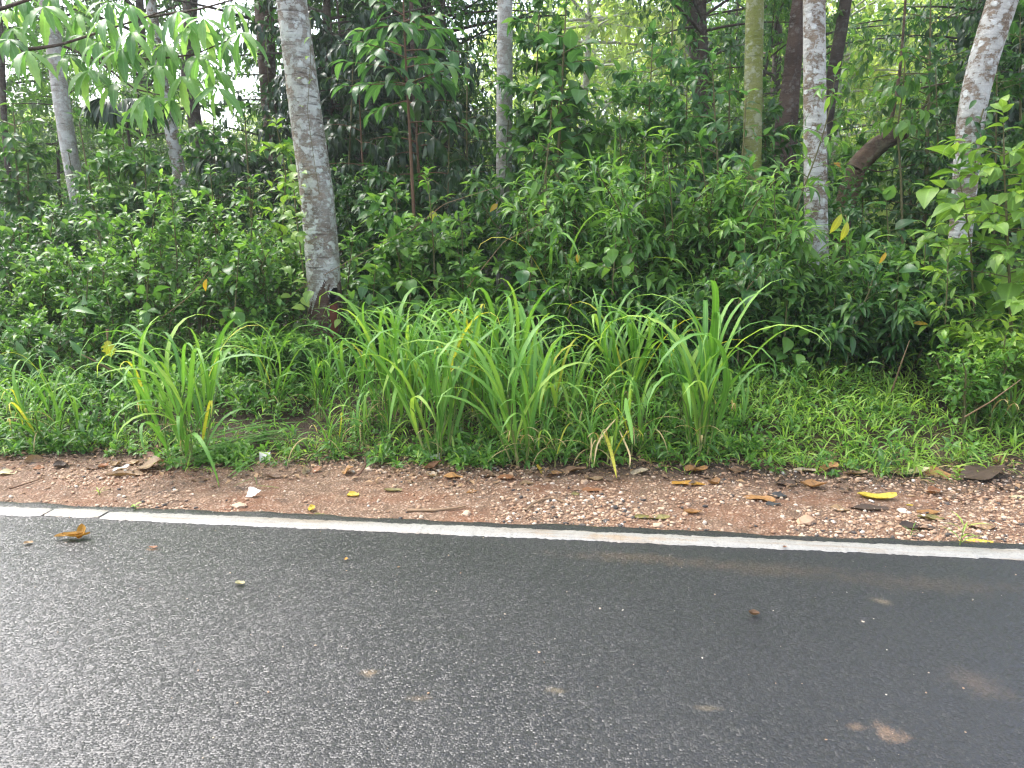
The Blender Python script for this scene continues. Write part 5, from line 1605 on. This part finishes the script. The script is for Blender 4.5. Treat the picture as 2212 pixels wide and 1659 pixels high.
LEAVES = [  # px, py, length px, width px, colour, yaw, curl, fold, tilt, label
    (76, 998, 44, 34, 'tan', .5, .3, .5, -.9, 'tan curled leaf standing upright at the verge near the left edge'),
    (84, 1013, 24, 24, 'rust', .2, .2, .4, 0, 'small rust leaf under the upright tan leaf at left'),
    (17, 1025, 42, 30, 'cream', .1, .15, .3, 0, 'cream yellow leaf lying at the left edge'),
    (131, 1009, 34, 30, 'dark brown', .3, .3, .7, 0, 'dark brown curled leaf right of the upright tan leaf'),
    (263, 1017, 38, 22, 'white', .5, .2, .4, -.3, 'whitish leaf leaning on the long tan leaf'),
    (268, 1029, 88, 26, 'tan', .12, .15, .9, 0, 'long tan folded leaf before the big left grass clump'),
    (328, 1016, 66, 60, 'tan', .3, .2, .2, -.25, 'broad brown leaf behind the long tan folded leaf'),
    (224, 1010, 26, 22, 'rust', .3, .3, .5, -.2, 'rust leaf left of the whitish leaning leaf'),
    (252, 1006, 24, 26, 'tan', .8, .3, .5, -.3, 'small tan leaf above the whitish leaning leaf'),
    (322, 986, 28, 28, 'pinkish', .2, .2, .4, -.5, 'pinkish leaf at the grass edge left of the big left clump'),
    (292, 1003, 32, 22, 'tan', .5, .3, .5, -.2, 'narrow tan leaf between pinkish and whitish leaves'),
    (660, 1023, 34, 44, 'pale', 1.4, .3, .5, -1.0, 'pale tan leaf standing upright below the big mottled trunk'),
    (686, 1019, 26, 22, 'rust', .8, .3, .6, -.4, 'rust leaf beside the upright pale leaf'),
    (753, 1023, 30, 36, 'orange', .1, .1, .3, -.4, 'round orange leaf beside the pale clods'),
    (763, 1072, 34, 26, 'yellow', -.5, .3, .6, 0, 'ochre folded leaf on the bare red dirt'),
    (675, 1103, 18, 20, 'yellow', .8, .3, .6, -.4, 'tiny yellow leaf at the asphalt edge'),
    (690, 1112, 24, 12, 'olive', .1, .2, .6, 0, 'dull narrow leaf under the tiny yellow leaf'),
    (849, 1061, 46, 18, 'olive', 0, .2, .6, 0, 'olive brown leaf flat on the red dirt'),
    (1020, 1064, 30, 16, 'orange', .5, .3, .6, 0, 'small orange leaf on the gravel below the slender trunk'),
    (979, 1033, 46, 28, 'orange', .05, .1, .4, 0, 'flat orange leaf right of the folded tan leaf'),
    (934, 1033, 34, 24, 'pale', -.8, .2, 1.2, -.2, 'folded tan leaf left of the flat orange leaf'),
    (938, 1014, 42, 34, 'rust', .3, .2, .4, -.4, 'rust leaf at the grass edge above the folded tan leaf'),
    (1052, 1030, 44, 24, 'brown', .1, .3, .7, 0, 'brown curled leaf left of the spotted yellow leaf'),
    (1096, 1034, 46, 26, 'rust', .05, .1, .4, 0, 'rust red leaf just left of the spotted yellow leaf'),
    (1168, 1021, 32, 48, 'yellow', 1.5, .15, .3, -.75, 'spotted yellow leaf standing upright under the tall grass'),
    (1138, 1046, 34, 24, 'tan', .4, .2, .5, 0, 'tan leaf below the spotted yellow leaf'),
    (1281, 1060, 52, 24, 'rust', -.1, .15, .4, 0, 'rust brown leaf flat on the gravel below the dry straw clump'),
    (1243, 1069, 26, 16, 'olive', .5, .2, .5, 0, 'small olive leaf left of the flat rust brown leaf'),
    (1488, 1048, 80, 26, 'golden', -.08, .1, .4, 0, 'long golden brown leaf on the gravel below the lone right clump'),
    (1542, 1047, 30, 30, 'orange', -1.0, .5, 1.0, 0, 'curled orange leaf at the end of the long golden leaf'),
    (1504, 1022, 56, 34, 'orange', -.2, .3, .6, -.2, 'curled orange tan leaf above the long golden leaf'),
    (1440, 1032, 30, 18, 'brown', .2, .3, .6, 0, 'brown leaf scrap left of the curled orange tan leaf'),
    (1382, 1025, 44, 26, 'pale', .2, .25, .5, -.2, 'pale tan leaf under the broken grass blade'),
    (1285, 1036, 40, 24, 'tan', .1, .2, .5, 0, 'grey tan leaf below the dry straw clump'),
    (1240, 1022, 60, 30, 'brown', -.1, .25, .5, -.2, 'wide brown leaf under the foot of the dry straw clump'),
    (1195, 1026, 44, 22, 'orange', .1, .2, .4, -.1, 'orange brown leaf right of the spotted yellow leaf'),
    (1578, 977, 62, 40, 'tan', .4, .15, .3, -.7, 'big tan leaf caught in the grass right of the lone clump'),
    (1593, 1020, 52, 28, 'brown', -.1, .25, .6, -.1, 'brown leaf at the grass edge below the mossy trunk'),
    (1640, 1079, 72, 32, 'orange', -.25, .1, .3, 0, 'wide brown orange leaf flat on the gravel below the mossy trunk'),
    (1680, 1073, 48, 24, 'grey', .0, .15, .4, 0, 'dark grey leaf lying on the wide brown orange leaf'),
    (1670, 1090, 40, 20, 'grey', .3, .25, .5, 0, 'crumpled grey black leaf below the dark grey leaf'),
    (1496, 1109, 48, 20, 'orange', .2, .5, .9, 0, 'curled orange leaf near the road edge below the lone clump'),
    (1409, 1121, 84, 24, 'olive', .1, .12, .4, 0, 'long dull brown leaf near the road edge'),
    (1737, 1020, 52, 22, 'pale', -.15, .15, .4, -.1, 'pale orange leaf at the grass edge left of the lichened trunk'),
    (1790, 1020, 50, 30, 'orange', .2, .2, .4, -.4, 'orange leaf at the grass edge below the lichened trunk'),
    (1848, 1026, 54, 24, 'tan', -.2, .2, .5, -.1, 'tan leaf at the grass edge below the rotting log'),
    (1972, 1027, 76, 26, 'cream', .05, .2, .4, -.2, 'pale yellow leaf at the grass edge below the dark bushes'),
    (2024, 1027, 60, 46, 'orange', -.1, .15, .3, -.5, 'rounded orange brown leaf beside the small green weed'),
    (2124, 1033, 122, 62, 'dark brown', .3, .12, .3, -.2, 'very big dark brown leaf under the grass at right'),
    (1757, 1054, 60, 30, 'orange', -.25, .4, .8, -.1, 'brown leaf with curled edge below the lichened trunk'),
    (1700, 1048, 62, 30, 'dark brown', .1, .2, .4, 0, 'dark brown wet leaf left of the curled edge leaf'),
    (2018, 1066, 42, 26, 'rust', .2, .6, .9, -.1, 'small arched rust leaf throwing a dark shadow'),
    (1894, 1077, 94, 34, 'yellow', .06, .35, .9, 0, 'long arched yellow leaf on the gravel at right'),
    (2006, 1109, 60, 26, 'orange', .05, .3, .6, 0, 'orange brown leaf right of the pale grey stone'),
    (2010, 1122, 62, 24, 'olive', -.05, .2, .5, 0, 'dull leaf under the orange brown leaf at right'),
    (1815, 1102, 48, 28, 'tan', -.2, .2, .4, 0, 'tan leaf left of the dark wet leaf'),
    (1878, 1100, 90, 30, 'dark brown', .05, .15, .4, 0, 'dark wet leaf below the long arched yellow leaf'),
    (1981, 1143, 82, 36, 'dark brown', 0, .25, .6, 0, 'dark rust curled leaf near the white line at right'),
    (2108, 1174, 80, 26, 'yellow', .02, .3, .5, 0, 'bright yellow curved leaf lying by the white line at right'),
    (2162, 995, 46, 32, 'orange', .4, .2, .3, -.6, 'tan leaf standing in the grass near the right edge'),
    (2118, 1140, 66, 30, 'tan', -.1, .2, .3, 0, 'tan leaf above the bright yellow curved leaf'),
    (2197, 1076, 40, 18, 'cream', -.1, .2, .5, 0, 'small cream leaf at the right edge of the gravel'),
    (2178, 1060, 50, 22, 'brown', .2, .2, .5, 0, 'brown leaf above the small cream leaf'),
    (1968, 1072, 22, 9, 'tan', 0, .1, .4, 0, 'thin tan leaf scrap right of the long arched yellow leaf'),
    (1965, 1093, 18, 8, 'yellow', .2, .2, .5, 0, 'tiny bright yellow leaf by the pale grey stone'),
    (430, 1040, 36, 20, 'brown', .3, .3, .6, 0, 'brown leaf at the edge of the flattened grass'),
    (590, 1032, 44, 22, 'brown', .2, .3, .6, 0, 'brown leaf between flattened grass and upright pale leaf'),
    (200, 1015, 34, 20, 'brown', -.2, .3, .6, 0, 'brown leaf scrap left of the rust leaf'),
    (865, 1020, 36, 20, 'brown', .2, .3, .6, 0, 'brown leaf right of the pale clods'),
    (1930, 1022, 40, 22, 'brown', .1, .3, .6, -.1, 'brown leaf left of the pale yellow leaf'),
    (2088, 1022, 46, 26, 'rust', .2, .2, .5, -.2, 'rust leaf right of the small green weed'),
]
for k, (a, b, lp_, wp_, col, yaw, curl, fold, tilt, lab) in enumerate(LEAVES):
    upright = tilt < -.45
    leaf_on_ground(lab, a, b, lp_ * .92, wp_ * (.95 if upright else 1.2), col, yaw, curl * .5, fold * .6, .09, 0 if upright else tilt, 800 + k, .08, tiltx=(-tilt * 1.1 if upright else 0))
# golden three part curled leaf on the road: one stalk, three blades
p = G(158, 1163)
root = thing('golden_leaf', 'golden brown curled leaf lying on the wet road at left', 'leaf', (p[0], p[1], .003))
rr = np.random.default_rng(5)
for (dx, dy, L, W, yaw, curl, tlt) in ((.035, .015, .11, .06, 1.9, .3, -.3), (.03, -.01, .13, .06, .35, .2, -.05), (-.045, -.012, .08, .04, .5, .2, -.05), (0, .0, .1, .035, .3, .2, 0)):
    put('blade', dead_leaf_mesh(L, W, curl, .7, .15, 'golden', rr), root, Matrix.Translation((dx, dy, .012)) @ Matrix.Rotation(yaw, 4, 'Z') @ Matrix.Rotation(tlt, 4, 'Y'))
leaf_on_ground('pale cream leaf lying alone on the road left of the middle', 519, 1266, 24, 16, 'cream', -.1, .2, .6, .1, 0, 5, group='leaves on the road')
leaf_on_ground('folded brown leaf standing on the road right of the middle', 1628, 1333, 24, 22, 'brown', -.2, .3, 1.1, .1, 0, 6, group='leaves on the road')
leaf_on_ground('small tan scrap of leaf on the road below the golden leaf', 62, 1176, 20, 16, 'tan', .3, .2, .4, .1, 0, 7, group='leaves on the road')
leaf_on_ground('small rusty scrap of leaf on the road right of the golden leaf', 332, 1186, 20, 12, 'rust', .2, .1, .3, .1, 0, 8, group='leaves on the road')
leaf_on_ground('tiny ochre scrap of leaf on the road below the big mottled trunk', 748, 1211, 10, 10, 'golden', .3, .2, .4, .1, 0, 9, group='leaves on the road')
leaf_on_ground('tiny red scrap lying on the white line', 1695, 1186, 12, 8, 'rust', .3, .4, .4, .1, 0, 10, group='leaves on the road')

# paper scraps
t = NT('dirty_white_paper')
c = t.mix(t.ramp(t.noise(t.coord('Object'), 30, 4), [(.5, 0.0), (.7, .7)]), (.72, .69, .62), (.5, .36, .24))
M['paper'] = t.done(t.bsdf(c, .7))


def scrap(lab, a, b, w_, h_, yaw, tiltx, seed):
    p = G(a, b)
    d = (p - CAM) @ FW
    w_, h_ = w_ * d / F, h_ * d / F
    rr = np.random.default_rng(seed)
    g = np.linspace(-.5, .5, 6)
    gx_, gy_ = np.meshgrid(g, g)
    V = np.stack([gx_ * w_ + rr.uniform(-.04, .04, gx_.shape) * w_, gy_ * h_ + rr.uniform(-.05, .05, gx_.shape) * h_, .16 * w_ * np.sin(gx_ * 4 + gy_ * 3 + seed) + rr.uniform(-.02, .02, gx_.shape) * w_], -1).reshape(-1, 3)
    i, j = np.meshgrid(np.arange(5), np.arange(5), indexing='ij')
    b_ = (i * 6 + j).ravel()
    o_ = put('paper_scrap', mesh('paper_scrap', V, quads=np.stack([b_, b_ + 1, b_ + 7, b_ + 6], -1), mat=M['paper']))
    o_.location = (p[0], p[1], float(ground_z(p[0], p[1])) + abs(math.sin(tiltx)) * h_ * .5 + .012)
    o_.rotation_euler = (tiltx, 0, yaw)
    tag(o_, lab, 'litter')


scrap('torn white paper scrap on the gravel under the cut grass wisp', 546, 1074, 27, 20, -.15, .7, 1)
scrap('crumpled white plastic scrap in the grass above the cut grass wisp', 573, 999, 22, 22, .3, .9, 2)
scrap('pale crumpled scrap in the grass left of the bare footed clump', 940, 995, 20, 14, .3, .8, 3)

# sticks
for (pp, w_, lab) in (([(880, 1107), (940, 1108), (985, 1102), (1006, 1098)], 7, 'long brown stick lying at the road edge'), ([(1135, 1108), (1150, 1093), (1170, 1084), (1192, 1080), (1228, 1092)], 5, 'thin bent reddish stick on the gravel'),
                      ([(22, 1060), (60, 1048), (95, 1036)], 4, 'thin dark stick on the dirt at left'), ([(760, 1035), (778, 1022), (790, 1005), (788, 985)], 6, 'short dark stick standing by the pale clods'),
                      ([(2075, 1088), (2110, 1078), (2150, 1070)], 3, 'thin dark stick at right of the gravel'), ([(2010, 1066), (2040, 1069), (2062, 1071)], 4, 'short pale straw at right of the arched rust leaf')):
    ps_ = []
    for i, (a, b) in enumerate(pp):
        q = G(a, b)
        q[2] = float(ground_z(q[0], q[1])) + .012
        ps_.append(q)
    if lab.startswith('short dark'):
        y0_ = ps_[0][1]
        ps_ = [P(a, b, y0_ + .02 * i) for i, (a, b) in enumerate(pp)]
        ps_[0][2] = float(ground_z(ps_[0][0], y0_))
    ps_ = np.array(ps_)
    root_l = ps_[0].copy()
    d = (root_l - CAM) @ FW
    v_, q_ = trunk_mesh('stick', ps_ - root_l, np.linspace(w_, w_ * .5, len(pp)) / 2 * d / F, 'stick', 7, 30, .15)
    o_ = put('stick', mesh('stick', v_, quads=q_, mat=M['stick' if 'dark' not in lab else 'stem_red']))
    o_.location = tuple(root_l)
    tag(o_, lab, 'stick')
# bare twigs leaning among the bushes
for (p0, p1, p2, Y_, w_, lab) in (((2085, 900), (2140, 868), (2205, 820), 5.0, 4, 'bare pale twig sticking out over the low grass at right'), ((1925, 850), (1945, 790), (1965, 735), 5.6, 4, 'bare upright twig in front of the dark bushes'),
                                  ((620, 640), (760, 560), (905, 480), 6.4, 2, 'thin bare twig arching right of the big mottled trunk'), ((1010, 620), (1090, 520), (1180, 480), 6.3, 2, 'long thin bare twig crossing the slender trunk'),
                                  ((885, 500), (960, 440), (1080, 402), 6.6, 2, 'thin pale twig arching towards the slender trunk'), ((345, 690), (410, 640), (470, 560), 6.0, 2, 'thin bare twig in the left bushes'), ((240, 800), (205, 780), (175, 765), 5.3, 5, 'short dark twig beside the torn yellow leaf'),
                                  ((990, 870), (1030, 780), (1075, 690), 5.2, 2.5, 'bare slanting twig inside the tall grass stand')):
    a_ = np.array([P(*p0, Y_ + .15), P(*p1, Y_), P(*p2, Y_ - .05)])
    base = a_[0].copy()
    d = (base - CAM) @ FW
    v_, q_ = trunk_mesh('twig', a_ - base, np.array([1, .7, .35]) * w_ / 2 * d / F, 'stick', 6, 24, .1)
    o_ = put('twig', mesh('twig', v_, quads=q_, mat=M['stick']))
    o_.location = tuple(base)
    tag(o_, lab, 'twig')

# small weeds on the verge
def weed(lab, a, b, n, leaf, kind, mat, hpx, seed):
    rr = np.random.default_rng(seed)
    p = G(a, b)
    p[2] = float(ground_z(p[0], p[1])) if p[1] > 3.63 else 0
    root = thing('weed', lab, 'weed', p, 'small weeds on the verge')
    d_ = (p - CAM) @ FW
    h = hpx * d_ / F
    v_, q_ = tubes(np.array([[[0, 0, -.01], [.005, 0, h * .5], [.01, 0, h]]]), np.array([[.003, .0025, .001]]), 5)
    put('stem', mesh('stem', v_, quads=q_, mat=M['culm'], attrs={'tint': np.full(len(v_), .4), 'rib': np.ones(len(v_))}), root)
    for k in range(n):
        s = (k + .5) / n
        az = k * 2.4
        put('leaf', single_leaf(kind, mat, .5 + .5 * s), root, leaf_matrix((.01 * s, 0, h * s), (math.cos(az), math.sin(az), .5 if kind != 'blade' else 1.0), (0, 0, 1), leaf * rr.uniform(.8, 1.15)))


weed('small bright green leafy weed beside the rounded orange leaf', 2064, 1040, 14, .05, 'oval', 'lime', 34, 1)
weed('thin grass sprig growing at the asphalt edge beside the bright yellow curved leaf', 2073, 1178, 7, .13, 'blade', 'lowgrass', 46, 2)
weed('tiny green sprig at the asphalt edge at left', 290, 1099, 4, .04, 'oval', 'lime', 8, 3)
weed('tiny green sprig lying on the dirt at left', 213, 1070, 4, .07, 'blade', 'lowgrass', 8, 4)
weed('small grass sprig at the asphalt edge right of the lichened trunk', 1966, 1160, 4, .06, 'blade', 'shrub_deep', 22, 5)
